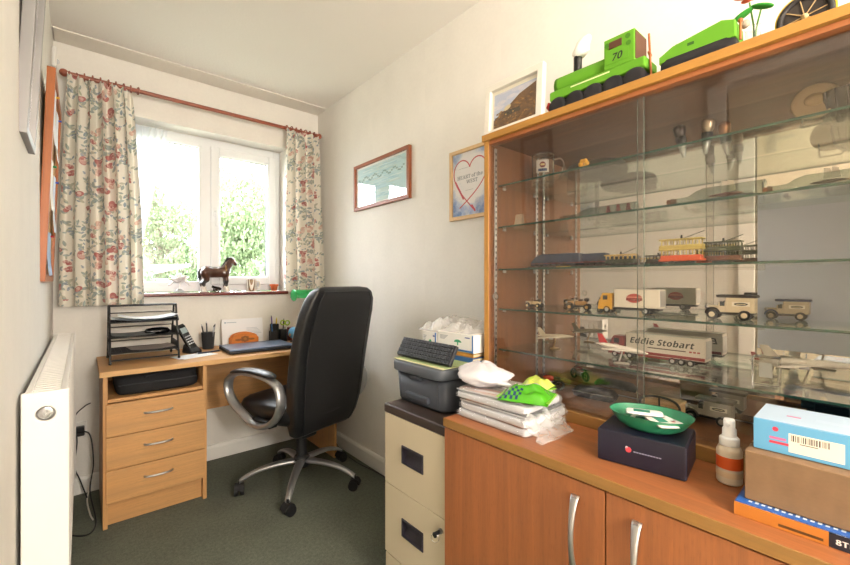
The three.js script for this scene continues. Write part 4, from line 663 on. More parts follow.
{ const stop = (D, X, lean, label, c) => { const t = T('bottle_stopper', label, 'bottle stopper', AT(D, X, shelfY[0]), RY); t.rotation.set(0, RY, lean);
    P(t, 'cone', lathe([[0, 0], [.004, 0], [.009, .03], [0, .03]], 18), satin); P(t, 'cork', lathe([[0, .03], [.011, .03], [.012, .05], [0, .05]], 18), black); P(t, 'head', lathe([[0, .05], [.008, .05], [.013, .062], [.014, .075], [.011, .08], [0, .08]], 20), M(c, .3, { metalness: .5 })); };
  stop(.345, 1.14, .15, 'black and silver bottle stopper leaning on the top shelf', 0x3a3230); stop(.303, 1.15, -.08, 'bottle stopper with round pale head standing upright on the top shelf', 0xb8a890); stop(.27, 1.2, .1, 'small copper headed bottle stopper at the back of the top shelf', 0xa87850); }
{ const t = T('round_plaque', 'round engraved plaque on a stand on the top shelf at the right', 'plaque', AT(.108, 1.12, shelfY[0]), RY); P(t, 'disc', tr(lathe([[0, 0], [.03, 0], [.036, .002], [.038, .006], [.034, .008], [.028, .006], [0, .006]], 36), 0, .05, 0, PI / 2 - .2), M(0xa89272, .35, { metalness: .5 })); P(t, 'stand', join(rod([-.02, .002, .01], [-.02, .03, -.012], .002), rod([.02, .002, .01], [.02, .03, -.012], .002), rod([-.02, .002, .012], [.02, .002, .012], .002)), black); P(t, 'emblem', tr(sp(.014, 14, 8), 0, 0, 0), M(0x8a7452, .4, { metalness: .5 }), [0, .054, .006]).scale.set(1.2, 1, .25); }
{ const t = T('ribbed_bowl', 'dark ribbed glass bowl at the back of the top shelf', 'bowl', AT(.065, 1.2, shelfY[0] + .001, 1), RY); t.scale.setScalar(.75); const pr = [[0, 0], [.03, 0], [.05, .02], [.06, .06], [.062, .085]]; P(t, 'bowl', lathe([...pr, [.059, .085], [.056, .058], [.045, .023], [0, .006]], 40), M(0x2a2626, .15, { clearcoat: .6 })); for (let i = 0; i < 16; i++) { const a = i / 16 * 2 * PI; P(t, 'rib', tube(pr.slice(1).map(([r, y]) => [r * 1.01 * Math.cos(a), y, r * 1.01 * Math.sin(a)]), .0025, 12, 6), M(0x3a3636, .15)); } }
// shelf 2
{ const t = T('place_card', 'small pale folded card on the second shelf at the left end', 'card', AT(.84, 1.12, shelfY[1]), RY); P(t, 'front_fold', bx(.055, .05, .0012, .0003), M(0xb9a894, .8), [0, .025, .008], [-.25, 0, 0]); P(t, 'rear_fold', bx(.055, .05, .0012, .0003), M(0xa89884, .8), [0, .025, -.008], [.25, 0, 0]); }
function shipBottle(label, D, X, len, r, inside) {
  const t = T('model_in_bottle', label, 'bottle', AT(D, X, shelfY[1]), RY);
  P(t, 'bottle', tr(lathe([[0, -len * .5], [r * .85, -len * .5], [r, -len * .47], [r, len * .12], [r * .75, len * .22], [r * .34, len * .3], [r * .3, len * .46], [r * .38, len * .47], [r * .38, len * .5], [0, len * .5]], 36), 0, r + .004, 0, 0, 0, PI / 2), M(0xd3dbd7, 0, { transmission: 1, thickness: 0, ior: 1.5 }));
  P(t, 'cork', tr(cy(r * .3, r * .26, len * .1, 16), -len * .5, r + .004, 0, 0, 0, PI / 2), M(0x7a4a2c, .8)); P(t, 'base_ring', tr(new THREE.TorusGeometry(r * .93, r * .07, 8, 36), len * .485, r + .004, 0, 0, PI / 2, 0), M(0xa8b0ac, .2, { transmission: .5, thickness: 0 }));
  for (const x of [-len * .3, len * .08]) P(t, 'cradle', ext([[-r, 0], [r, 0], [r * .9, r * .35], [r * .5, r * .12], [-r * .5, r * .12], [-r * .9, r * .35]], .006, .0005), M(0x4a2c1c, .5), [x, .0005, 0], [0, PI / 2, 0]);
  inside(t, r); return t; }
const hull = (x, y, k, c) => (t) => { const m = P(t, 'model_hull', loft([-1, -.7, 0, .7, 1].map((s) => ringXZ(0, 0, 0, .007 * (1.02 - s * s * .9) * k, .012 * (1.1 - s * s * .6) * k, 2.4, 12).map(([a, b, cc]) => [x + s * .024 * k, y + a, cc]))), M(c, .5)); for (const s of [-.4, .2]) P(t, 'model_sail', ext([[0, 0], [.011 * k, .002], [.008 * k, .018 * k], [0, .02 * k]], .001, .0003), M(0xd8cfc0, .7), [x + s * .02, y + .005, 0]); return m; };
shipBottle('long clear bottle with small red figures inside on the second shelf', .57, 1.15, .22, .019, (t, r) => { for (const x of [-.0, .028, .056]) { P(t, 'model_figure', lathe([[0, 0], [.006, 0], [.005, .008], [.003, .013], [.004, .018], [0, .021]], 12), M(0x7a2030, .5), [.03 + x, r - .002, 0]).scale.setScalar(1.25); } P(t, 'model_deck', bx(.12, .004, .016, .001), M(0x6a5040, .6), [.04, r - .006, 0]); });
shipBottle('large ship in a bottle with a red hull on the second shelf', .285, 1.16, .19, .024, (t, r) => { hull(.02, r + .006, 1.4, 0x7a2a24)(t); P(t, 'model_sea', bx(.11, .006, .03, .002), M(0x3a5a78, .4), [.02, r - .004, 0]); });
shipBottle('ship in a bottle at the right end of the second shelf', .105, 1.14, .16, .02, (t, r) => { hull(.015, r + .005, 1.15, 0x3a2c24)(t); P(t, 'model_sea', bx(.09, .005, .025, .002), M(0x3a5a78, .4), [.015, r - .003, 0]); });
// shelf 3: locomotive, trams
{ const navy = M(0x2a3a55, .35, { clearcoat: .3 }); const t = T('model_locomotive', 'dark blue streamlined model steam locomotive with tender on the third shelf', 'model train', AT(.67, 1.15, shelfY[2]), RY);
  P(t, 'display_base', wb(.265, .008, .04, 'x'), M(0x3a2a20, .5), [0, .004, 0]); P(t, 'boiler_casing', ext([[-.12, .006], [.02, .006], [.02, .036], [-.085, .036], [-.105, .028], [-.12, .012]], .022, .003), navy, [0, .008, 0]); P(t, 'cab', bx(.03, .03, .026, .003), navy, [.034, .031, 0]); P(t, 'tender', bx(.075, .026, .026, .003), navy, [.092, .029, 0]); P(t, 'chimney', cy(.004, .005, .006, 12), black, [-.085, .047, 0]); P(t, 'running_plate', bx(.25, .003, .03, .001), M(0x6a2024, .5), [.005, .017, 0]); P(t, 'name_plate', bx(.05, .005, .001, .0003), M(0xb89a48, .4, { metalness: .6 }), [.0, .004, .0205]);
  for (const x of [-.1, -.08, -.05, -.025, 0, .07, .09, .11]) for (const s of [-1, 1]) P(t, 'wheel', tr(cy(.007, .007, .003, 16), 0, 0, 0, PI / 2), black, [x, .0155, s * .013]); }
function tram(label, D, X, len, h, c1, c2, decks, open) {
  const t = T('model_tram', label, 'model tram', AT(D, X, shelfY[2]), RY), m1 = M(c1, .4), m2 = M(c2, .45);
  P(t, 'truck', bx(len * .6, .006, .018, .001), black, [0, .006, 0]); P(t, 'lower_body', bx(len, h * .24, .026, .003), m1, [0, .009 + h * .12, 0]); for (const s of [-1, 1]) P(t, 'platform', bx(len * .08, h * .1, .02, .002), m1, [s * len * .52, .009 + h * .05, 0]);
  const deck = (y, hh) => { for (let i = 0; i <= 6; i++) for (const s of [-1, 1]) P(t, 'pillar', bx(.0022, hh, .002, .0004), m2, [-len * .46 + i * len * .92 / 6, y + hh / 2, s * .0115]); };
  deck(.009 + h * .24, h * .2); P(t, 'mid_floor', bx(len * 1.08, h * .07, .027, .0015), m2, [0, .009 + h * .47, 0]);
  if (decks > 1) { P(t, 'upper_panel', bx(len * 1.06, h * .14, .0265, .002), m2, [0, .009 + h * .57, 0]); deck(.009 + h * .63, h * .2); P(t, 'roof', bx(len * 1.08, h * .06, .027, .003), m2, [0, .009 + h * .86, 0]); }
  P(t, 'trolley_pole', rod([0, .009 + h * (decks > 1 ? .88 : .5), 0], [len * .55, .009 + h * (decks > 1 ? 1.15 : .85), 0], .0008, 5), black); P(t, 'pole_stand', cy(.002, .003, h * .18, 8), black, [0, .009 + h * (decks > 1 ? .95 : .58), 0]);
  for (const x of [-.2, .2]) for (const s of [-1, 1]) P(t, 'wheel', tr(cy(.0055, .0055, .003, 14), 0, 0, 0, PI / 2), black, [x * len, .0055, s * .01]); return t; }
tram('cream roofed single deck model tram beside the blue locomotive', .5, 1.14, .078, .05, 0x3a4034, 0xc8a860, 1); tram('small dark open model tram left of the orange double decker', .415, 1.17, .055, .04, 0x3a3830, 0x4a4638, 1);
tram('orange and yellow double deck model tram on the third shelf', .345, 1.12, .088, .062, 0xd4562a, 0xc8b464, 2); tram('dark green double deck model tram right of the orange one', .272, 1.17, .07, .052, 0x6a3a24, 0x4a5638, 2);
// shelf 4
function vintage(label, D, X, k, body, roof, ry = RY, van = false, sign) {
  const t = T(van ? 'vintage_van' : 'vintage_car', label, 'model car', AT(D, X, shelfY[3]), ry), mb = M(body, .35), mr = M(roof, .45);
  P(t, 'chassis', bx(.075 * k, .004 * k, .022 * k, .001), black, [0, .011 * k, 0]); P(t, 'bonnet', bx(.022 * k, .014 * k, .018 * k, .003), mb, [-.026 * k, .02 * k, 0]); P(t, 'radiator_grille', bx(.003 * k, .015 * k, .014 * k, .001), satin, [-.038 * k, .02 * k, 0]);
  if (van) { P(t, 'van_body', bx(.046 * k, .03 * k, .027 * k, .002), mb, [.018 * k, .029 * k, 0]); P(t, 'cab', bx(.014 * k, .02 * k, .025 * k, .002), mb, [-.01 * k, .024 * k, 0]); P(t, 'roof', bx(.064 * k, .006 * k, .03 * k, .0025), mr, [.012 * k, .046 * k, 0]); for (const s of [-1, 1]) P(t, 'side_sign', bx(.028 * k, .008 * k, .0008, .0002), MT(sign, .6), [.02 * k, .031 * k, s * .0138 * k]); for (const s of [-1, 1]) P(t, 'cab_window', bx(.008 * k, .009 * k, .0008, .0002), M(0x2a3034, .1), [-.01 * k, .031 * k, s * .0128 * k]); }
  else { P(t, 'tub', bx(.036 * k, .014 * k, .023 * k, .003), mb, [.008 * k, .021 * k, 0]); P(t, 'seat', bx(.012 * k, .01 * k, .018 * k, .002), M(0x4a2a20, .6), [.006 * k, .029 * k, 0]); P(t, 'folded_hood', bx(.014 * k, .012 * k, .022 * k, .004), mr, [.024 * k, .032 * k, 0]); P(t, 'windscreen', join(rod([-.012 * k, .025 * k, -.01 * k], [-.012 * k, .042 * k, -.01 * k], .0007 * k, 5), rod([-.012 * k, .025 * k, .01 * k], [-.012 * k, .042 * k, .01 * k], .0007 * k, 5), rod([-.012 * k, .042 * k, -.01 * k], [-.012 * k, .042 * k, .01 * k], .0007 * k, 5)), satin); }
  for (const s of [-1, 1]) { P(t, 'mudguard', tr(new THREE.TorusGeometry(.0115 * k, .002 * k, 6, 16, PI), 0, 0, 0), mr, [-.026 * k, .0105 * k, s * .0145 * k]); P(t, 'headlamp', sp(.0035 * k, 10, 8), satin, [-.037 * k, .024 * k, s * .01 * k]); }
  wheels(t, [-.026 * k, .026 * k], .0095 * k, .0145 * k, body); return t; }
vintage('cream vintage open model car at the left of the fourth shelf', .78, 1.14, .75, 0xd8c49a, 0x4a3a2c, RY); vintage('brown and tan vintage open model car, second on the fourth shelf', .635, 1.16, .95, 0xb48a52, 0x3a2c22, RY + .3);
const signTex = canvas(128, 40, (c, w, h) => { c.fillStyle = '#e9e2d2'; c.fillRect(0, 0, w, h); c.fillStyle = '#26262a'; c.beginPath(); c.ellipse(64, 20, 50, 14, 0, 0, 7); c.fill(); c.fillStyle = '#e8dcb8'; c.fillRect(30, 17, 68, 6); });
vintage('cream vintage model delivery van with black roof on the fourth shelf', .25, 1.13, 1.15, 0xd4c4a6, 0x1e1c1e, RY, true, signTex);
vintage('small vintage model van with blue roof at the right of the fourth shelf', .165, 1.22, .95, 0xb8a890, 0x243a66, RY, true, signTex);
function lorry(name, label, D, X, y, o) {
  const t = T(name, label, 'model lorry', AT(D, X, y, X > 1.15 ? 1.075 : 1.055), RY), { L, h, w, cab, box, cabL } = o, r = o.r ?? .0085;
  P(t, 'chassis', bx(L - .006, .005, w * .7, .001), black, [0, r * 1.35, 0]);
  const cb = P(t, 'cab', ext([[-L / 2, r * 1.2], [-L / 2 + cabL, r * 1.2], [-L / 2 + cabL, h * o.ch], [-L / 2 + cabL * .35, h * o.ch], [-L / 2 + cabL * .06, h * o.ch * .62]], w - .003, .0015), M(cab, .3, { clearcoat: .4 }));
  P(cb, 'windscreen', bx(.0015, h * .24, w * .8, .0005), M(0x1c2226, .08), [-L / 2 + cabL * .17, h * o.ch * .8, 0], [0, 0, -.32]); for (const s of [-1, 1]) { P(cb, 'side_window', bx(cabL * .36, h * .18, .001, .0003), M(0x1c2226, .08), [-L / 2 + cabL * .55, h * o.ch * .8, s * (w / 2 + .0002)]); P(cb, 'mirror', bx(.0015, .006, .004, .0005), black, [-L / 2 + cabL * .2, h * o.ch * .75, s * (w / 2 + .004)]); P(cb, 'head_light', bx(.0015, .003, .005, .0005), M(0xe8e4d4, .2), [-L / 2 - .001, r * 1.8, s * w * .3]); }
  const bl = L - cabL - .008, bxm = L / 2 - bl / 2, by = r * 1.8 + (h - r * 1.8) / 2; const b = P(t, 'trailer_box', bx(bl, h - r * 1.8, w, .0015), M(box, .4), [bxm, by, 0]);
  for (const s of [-1, 1]) P(b, 'side_print', new THREE.BoxGeometry(bl - .004, h - r * 1.8 - .004, .0008), MT(o.print, .45), [0, 0, s * (w / 2 + .0002)], [0, s < 0 ? PI : 0, 0]);
  P(b, 'roof_rail', join(tr(bx(bl, .0015, .0015, .0004), 0, (h - r * 1.8) / 2, w / 2 - .001), tr(bx(bl, .0015, .0015, .0004), 0, (h - r * 1.8) / 2, -w / 2 + .001)), satin); P(b, 'rear_doors', join(tr(bx(.001, h * .6, w * .46, .0003), bl / 2 + .0006, 0, w * .24), tr(bx(.001, h * .6, w * .46, .0003), bl / 2 + .0006, 0, -w * .24)), satin);
  wheels(t, o.wx, r, w / 2 - .004); if (o.skirt) for (const s of [-1, 1]) P(t, 'side_skirt', bx(bl * .5, .006, .001, .0003), M(o.skirt, .4), [bxm - bl * .1, r * 1.5, s * (w / 2 - .001)]); return t; }
lorry('box_lorry', 'yellow cab model lorry with a white box and red emblem on the fourth shelf', .466, 1.12, shelfY[3], { L: .158, h: .066, w: .04, cab: 0xd8a020, box: 0xe4ddcc, cabL: .036, ch: .8, r: .0095, wx: [-.055, .045], print: canvas(256, 128, (c, w, h) => { c.fillStyle = '#e4ddcc'; c.fillRect(0, 0, w, h); c.fillStyle = '#b2463c'; c.beginPath(); c.ellipse(118, 62, 46, 34, 0, 0, 7); c.fill(); c.fillStyle = '#d88a78'; c.fillRect(76, 50, 84, 8); c.fillStyle = '#8a2c28'; c.fillRect(70, 62, 96, 18); c.fillStyle = '#e4c8b8'; c.font = 'bold 14px sans-serif'; c.textAlign = 'center'; c.fillText('\u2013\u2013\u2013', 118, 76); }) });
// shelf 5
lorry('articulated_lorry', 'white articulated model lorry with large name on its trailer on the fifth shelf', .418, 1.165, shelfY[4], { L: .235, h: .072, w: .044, cab: 0x8a2a2c, box: 0xdcd4c8, cabL: .04, ch: .8, r: .0085, wx: [-.1, -.06, .045, .065, .085], skirt: 0x8a2a2c, print: canvas(512, 160, (c, w, h) => { c.fillStyle = '#dcd4c8'; c.fillRect(0, 0, w, h); c.fillStyle = '#8e2a2e'; c.fillRect(0, h - 22, w, 22); c.fillStyle = '#1c1c20'; c.font = 'bold italic 66px sans-serif'; c.fillText('Eddie Stobart', 18, 78, 470); c.fillStyle = '#4a3a38'; c.fillRect(150, 98, 250, 8); c.fillStyle = '#a8343a'; for (let i = 0; i < 3; i++) c.fillRect(420 + i * 24, 96, 16, 12); }) });
function jet(label, D, X, y, k, body, fin, ry, tilt, standC) {
  const t = T('model_airliner', label, 'model plane', AT(D, X, y), ry); const m = M(body, .3, { clearcoat: .4 }), hgt = .045 * k; const g = new THREE.Group();
  P(t, 'stand_base', loft([ringXZ(0, 0, 0, .05 * k, .028 * k, 2.4, 28), ringXZ(0, .004, 0, .042 * k, .022 * k, 2.4, 28)]), M(standC, .4)); P(t, 'stand_arm', rod([.008 * k, .003, 0], [-.004 * k, hgt, 0], .002, 8), M(standC, .4));
  const f = P(t, 'fuselage', tr(lathe([[0, -.075], [.003, -.072], [.0075, -.055], [.0085, -.03], [.0085, .03], [.006, .055], [.002, .078], [0, .08]].map(([a, b]) => [a * k, b * k]), 20), 0, 0, 0, 0, 0, PI / 2), m, [0, hgt + .006 * k, 0], [0, 0, tilt]);
  for (const s of [-1, 1]) { P(f, 'wing', tr(ext([[-.018 * k, 0], [.02 * k, 0], [.05 * k, .062 * k], [.04 * k, .064 * k]], .0018, .0006), 0, 0, 0, s * PI / 2, 0, 0), m, [-.008 * k, -.003 * k, s * .004 * k]); P(f, 'tail_wing', tr(ext([[0, 0], [.016 * k, 0], [.024 * k, .022 * k], [.017 * k, .022 * k]], .0012, .0004), 0, 0, 0, s * PI / 2, 0, 0), m, [.05 * k, .003 * k, 0]); P(f, 'engine', tr(cy(.0035 * k, .003 * k, .016 * k, 12), 0, 0, 0, 0, 0, PI / 2), M(0xa8a8ac, .35), [.004 * k, -.008 * k, s * .026 * k]); }
  P(f, 'fin', ext([[.042 * k, .005 * k], [.07 * k, .004 * k], [.08 * k, .034 * k], [.066 * k, .034 * k]], .0018, .0005), M(fin, .35)); return t; }
jet('small cream model jet on a stand at the left of the fifth shelf', .71, 1.15, shelfY[4], .8, 0xd8cdb8, 0xd8cdb8, RY + PI, -.08, 0x9a7a4a);
jet('white model airliner with red tail in front of the articulated lorry', .47, 1.075, shelfY[4], .8, 0xe6e0d6, 0xb02a2e, RY + PI + .15, .12, 0xb8b4ae);
jet('white model airliner on a tall stand at the right of the fifth shelf', .12, 1.13, shelfY[4], .95, 0xe0dad0, 0xc8c0b4, RY + PI, -.05, 0xb0a898);
jet('model airliner with red fin at the back right of the fifth shelf', .185, 1.2, shelfY[4], .55, 0xd4ccc0, 0x9a2a2a, RY + PI - .2, .05, 0x8a8478);
{ const t = T('crystal_block', 'clear square glass block at the right of the fifth shelf', 'paperweight', AT(.178, 1.08, shelfY[4]), RY); P(t, 'block', bx(.045, .06, .03, .003, 2), clearGlass, [0, .03, 0]); P(t, 'etched_core', bx(.022, .03, .003, .001), M(0xd0d4d0, .6), [0, .032, 0]); }
{ const t = T('red_bottle', 'dark red leaning miniature bottle at the right end of the fifth shelf', 'bottle', AT(.03, 1.13, shelfY[4] + .012), RY); t.rotation.z = -.5; P(t, 'bottle', lathe([[0, 0], [.014, 0], [.016, .004], [.016, .035], [.006, .05], [.006, .066], [0, .066]], 20), M(0x5a1a22, .15, { clearcoat: .5 })); P(t, 'stopper', cy(.0066, .0066, .01, 14), black, [0, .068, 0]); }
// cabinet floor
const FY = CY0 + .0195;
{ const t = T('toy_motorbike', 'red and black toy motorbike on the cabinet floor behind the green packet', 'model motorbike', AT(.74, 1.16, FY), RY + .4); for (const x of [-.032, .032]) { P(t, 'wheel', join(new THREE.TorusGeometry(.014, .004, 8, 24), rod([-.013, 0, 0], [.013, 0, 0], .0012, 5), rod([0, -.013, 0], [0, .013, 0], .0012, 5)), rubber, [x, .018, 0]); } P(t, 'tank', loft([ringXZ(0, .03, 0, .03, .014, 2.5, 18), ringXZ(0, .04, 0, .04, .02, 2.5, 18), ringXZ(0, .047, 0, .02, .01, 2.5, 18)]), M(0xa01c22, .25, { clearcoat: .5 })); P(t, 'frame', join(rod([-.032, .018, 0], [-.012, .045, 0], .003), rod([-.01, .03, 0], [.032, .018, 0], .003), rod([-.014, .045, -.012], [-.014, .05, .012], .002)), black); P(t, 'engine', bx(.024, .018, .014, .004), satin, [0, .023, 0]); P(t, 'saddle', bx(.03, .006, .012, .003), black, [.022, .04, 0]); }
{ const t = T('black_wallet', 'flat black zipped pouch on the cabinet floor at the back', 'pouch', AT(.6, 1.19, FY), RY + .1); P(t, 'pouch', loft([ringXZ(0, 0, 0, .12, .06, 4, 36), ringXZ(0, .012, 0, .13, .066, 4, 36), ringXZ(0, .026, 0, .11, .05, 4, 36), ringXZ(0, .03, 0, .06, .02, 3, 36)]), M(0x1c1c20, .7)); P(t, 'zip', tube([[-.06, .016, .026], [0, .017, .034], [.06, .016, .026]], .0018, 16, 5), satin); }
{ const t = T('cream_trinket_box', 'cream box with a black wire handle on the cabinet floor behind the green dish', 'box', AT(.385, 1.12, FY), RY); P(t, 'box', bx(.085, .05, .05, .006, 2), M(0xb89a70, .6), [0, .025, 0]); P(t, 'lid', bx(.088, .008, .053, .003, 2), M(0xc4a880, .6), [0, .052, 0]); P(t, 'wire_handle', join(tube([[-.046, .03, .028], [-.044, .05, .03], [-.03, .062, .03], [0, .066, .03], [.03, .062, .03], [.044, .05, .03], [.046, .03, .028]], .003, 40, 8), rod([0, .066, .03], [0, .04, .028], .002)), black); }
vintage('grey vintage model van standing on the cabinet floor', .31, 1.2, 1.25, 0xa8a49a, 0x5a564e, RY, true, signTex).position.y = FY + .0005;
{ const t = T('black_locomotive', 'black model tank engine on the cabinet floor behind the blue box', 'model train', AT(.1, 1.12, FY), RY); const b = M(0x16161a, .35); P(t, 'display_base', bx(.15, .01, .04, .002), M(0x2a1c14, .5), [0, .005, 0]); P(t, 'boiler', tr(cy(.014, .014, .08, 24), -.02, .045, 0, 0, 0, PI / 2), b); P(t, 'side_tank', bx(.06, .03, .034, .003), b, [-.005, .036, 0]); P(t, 'cab', bx(.032, .05, .034, .003), b, [.045, .046, 0]); P(t, 'chimney', lathe([[0, 0], [.005, 0], [.004, .012], [.006, .016], [0, .016]], 14), b, [-.05, .057, 0]); P(t, 'dome', sp(.007, 14, 10), M(0xb89a48, .3, { metalness: .8 }), [-.02, .06, 0]); for (const x of [-.045, -.015, .015, .045]) for (const s of [-1, 1]) P(t, 'wheel', tr(cy(.009, .009, .004, 18), 0, 0, 0, PI / 2), b, [x, .0195, s * .017]); }

// ================================================================ ON THE WORKTOP
const WY = BT + .0006;
{ // packs of paper
  const pk = (y, w, d, h, c, x, dz, label, s) => { const t = T('magazine_pack', label, 'magazines', [x, WY + y, -.722 + dz], RY + s); const rg = []; for (const [yy, k] of [[0, .97], [.003, 1], [h - .003, 1], [h, .975]]) rg.push(ringXZ(0, yy, -d / 2, w * k, d * k, 14, 48).map(([a, b, e]) => [a, b + .002 * Math.sin(a * 30), e])); P(t, 'bundle', loft(rg), c); const ed = []; for (let i = 1; i < 4; i++) ed.push(tr(bx(w * .98, .0008, .002, .0002), 0, h * i / 4, .0004)); P(t, 'page_edges', join(...ed), M(0xc9c9cc, .7)); P(t, 'wrapper', loft([ringXZ(.004, .0, -d / 2, w * 1.02, d * 1.03, 12, 40), ringXZ(.006, h * .5, -d / 2, w * 1.035, d * 1.03, 12, 40), ringXZ(.004, h + .001, -d / 2, w * 1.0, d * 1.0, 12, 40)]), film); };
  const w1 = M(0xd6d6dc, .5), cov = MT(canvas(256, 256, (c, w, h) => { c.fillStyle = '#e4e2e2'; c.fillRect(0, 0, w, h); seed = 77; for (let i = 0; i < 60; i++) { c.fillStyle = ['#bcb4b0', '#8a7468', '#d8c8bc', '#f4f4f4', '#6a5a58', '#c07860'][i % 6]; c.fillRect(rnd(0, 230), rnd(0, 230), rnd(8, 50), rnd(6, 30)); } }), .4);
  pk(0, .24, .19, .02, w1, .838, 0, 'white plastic wrapped magazine pack at the bottom of the pile', .0); pk(.023, .238, .188, .019, w1, .84, .003, 'white plastic wrapped magazine pack, second from the bottom', -.03); pk(.045, .232, .18, .005, M(0x2a2a2e, .5), .845, .004, 'thin dark covered leaflet between the white packs', .02); pk(.053, .236, .185, .018, w1, .842, -.004, 'thick wrapped catalogue near the top of the pile', .05); pk(.074, .22, .18, .006, cov, .85, -.012, 'brightly printed magazine on top of the pile', .1);
}
const PT = WY + .082;
{ const t = T('white_bag', 'crumpled white paper bag on the magazine pile', 'bag', [.92, PT, -.805], RY + .1);
  const rg = []; for (let j = 0; j <= 14; j++) { const q = j / 14, k = Math.sin(PI * (.1 + .86 * q)) ** .55; const o = []; for (let i = 0; i < 44; i++) { const a = -i / 44 * 2 * PI, n = 1 + .28 * noise.noise(Math.cos(a) * 1.5 + 3, q * 3, Math.sin(a) * 1.5) + .18 * Math.abs(noise.noise(Math.cos(a) * 4, q * 6, Math.sin(a) * 4)); o.push([Math.cos(a) * .078 * k * n - .008 * q, .002 + .062 * q * (1 + .25 * noise.noise(Math.cos(a) * 2, 5, Math.sin(a) * 2)), Math.sin(a) * .075 * k * n]); } rg.push(o); }
  P(t, 'bag', loft(rg), M(0xdedbe0, .6, { transmission: .1, thickness: 0 })); P(t, 'twisted_corner', loft([[0, .03], [.02, .022], [.04, .02], [.055, .008]].map(([x, w]) => ringXZ(0, 0, 0, w, w, 2.4, 14).map(([a, b, e]) => [x + .05, .02 + a * .5, e + .02])).reverse()), M(0xdedbe0, .6)); }
function packet(label, pos, ry, w, d, h, tex, tilt) { const t = T('sweet_packet', label, 'packet', pos, ry); const g = surf((u, v) => { const a = u - .5, b = v - .5, e = Math.max(0, 1 - Math.abs(2 * a) ** 3) * Math.max(0, 1 - Math.abs(2 * b) ** 3); return [a * w, .003 + h * e * (.8 + .5 * noise.noise(u * 4, v * 4, w * 90)) + tilt * b, b * d + .01 * a * a]; }, 32, 24); P(t, 'top_film', g, MT(tex, .25, { side: THREE.DoubleSide, clearcoat: .3 })); P(t, 'under_film', surf((u, v) => [(u - .5) * w, .0015 + tilt * (v - .5), (v - .5) * d], 10, 6), M(0x6ab020, .3, { side: THREE.DoubleSide })); for (const s of [-1, 1]) P(t, 'crimped_end', bx(.008, .0015, d * .96, .0004), M(0x8ac838, .35), [s * w / 2, .004, 0]); return t; }
const limeTex = canvas(256, 192, (c, w, h) => { c.fillStyle = '#4aa01c'; c.fillRect(0, 0, w, h); c.fillStyle = '#17305c'; for (let i = 0; i < 8; i++) for (let j = 0; j < 4; j++) if ((i + j) % 2) c.fillRect(6 + i * 14, 120 + j * 16, 14, 16); c.fillStyle = '#e8ecd8'; c.beginPath(); c.ellipse(130, 60, 58, 30, -.2, 0, 7); c.fill(); c.fillStyle = '#4a7a50'; c.fillRect(92, 48, 76, 8); c.fillRect(100, 62, 60, 6); });
packet('bright green packet with navy chequer pattern on the magazine pile', [.9, PT + .002, -.64], RY + .35, .13, .1, .03, limeTex, -.01);
packet('yellow green packet squeezed beside the white bag', [.985, PT + .004, -.672], RY - .2, .08, .08, .03, canvas(64, 64, (c) => { c.fillStyle = '#c2cf5a'; c.fillRect(0, 0, 64, 64); c.fillStyle = '#9fc040'; c.fillRect(10, 0, 12, 64); }), -.02);
{ const t = T('plastic_sleeve', 'crumpled clear plastic sleeve hanging off the magazine pile', 'plastic bag', [.9, WY, -.578], RY); P(t, 'film_sheet', surf((u, v) => [(u - .5) * .06 + .012 * noise.noise(u * 5, v * 5, 2), .004 + .055 * (1 - u) * (.8 + .5 * noise.noise(u * 5, v * 6, 9)), (v - .5) * .15], 22, 26), new THREE.MeshPhysicalMaterial({ color: 0xffffff, roughness: .16, transmission: .75, thickness: 0, ior: 1.4, side: THREE.DoubleSide })); P(t, 'seal_edge', tube([[.03, .003, -.07], [.034, .004, 0], [.03, .003, .07]], .0012, 14, 5), film); }
{ // navy gift box
  const t = T('navy_box', 'dark navy gift box with small red logo on the worktop', 'box', [.945, WY, -.36], -81 * PI / 180); const n = M(0x17172a, .4);
  P(t, 'carton', bx(.166, .068, .128, .003, 2), n, [0, .034, 0]); P(t, 'lid_lip', bx(.014, .062, .124, .002), M(0x24243c, .4), [.0775, .033, .0012]);
  const lg = P(t, 'logo', tr(cy(.0058, .0058, .0006, 20), 0, 0, 0, PI / 2), M(0xc8404c, .5), [-.02, .036, .0643], null, 'round red logo'); P(lg, 'logo_wing', ext([[-.006, .002], [-.001, .0035], [-.001, .006], [-.005, .0065]], .0006, 0), M(0xd8d8e0, .5)); P(t, 'logo_lettering', join(...[0, 1, 2, 3, 4, 5, 6, 7, 8, 9].map((i) => tr(bx(.0042, .0022, .0006, .0001), -.008 + i * .0052, .034, .0643))), M(0x8a8aa0, .5)); }
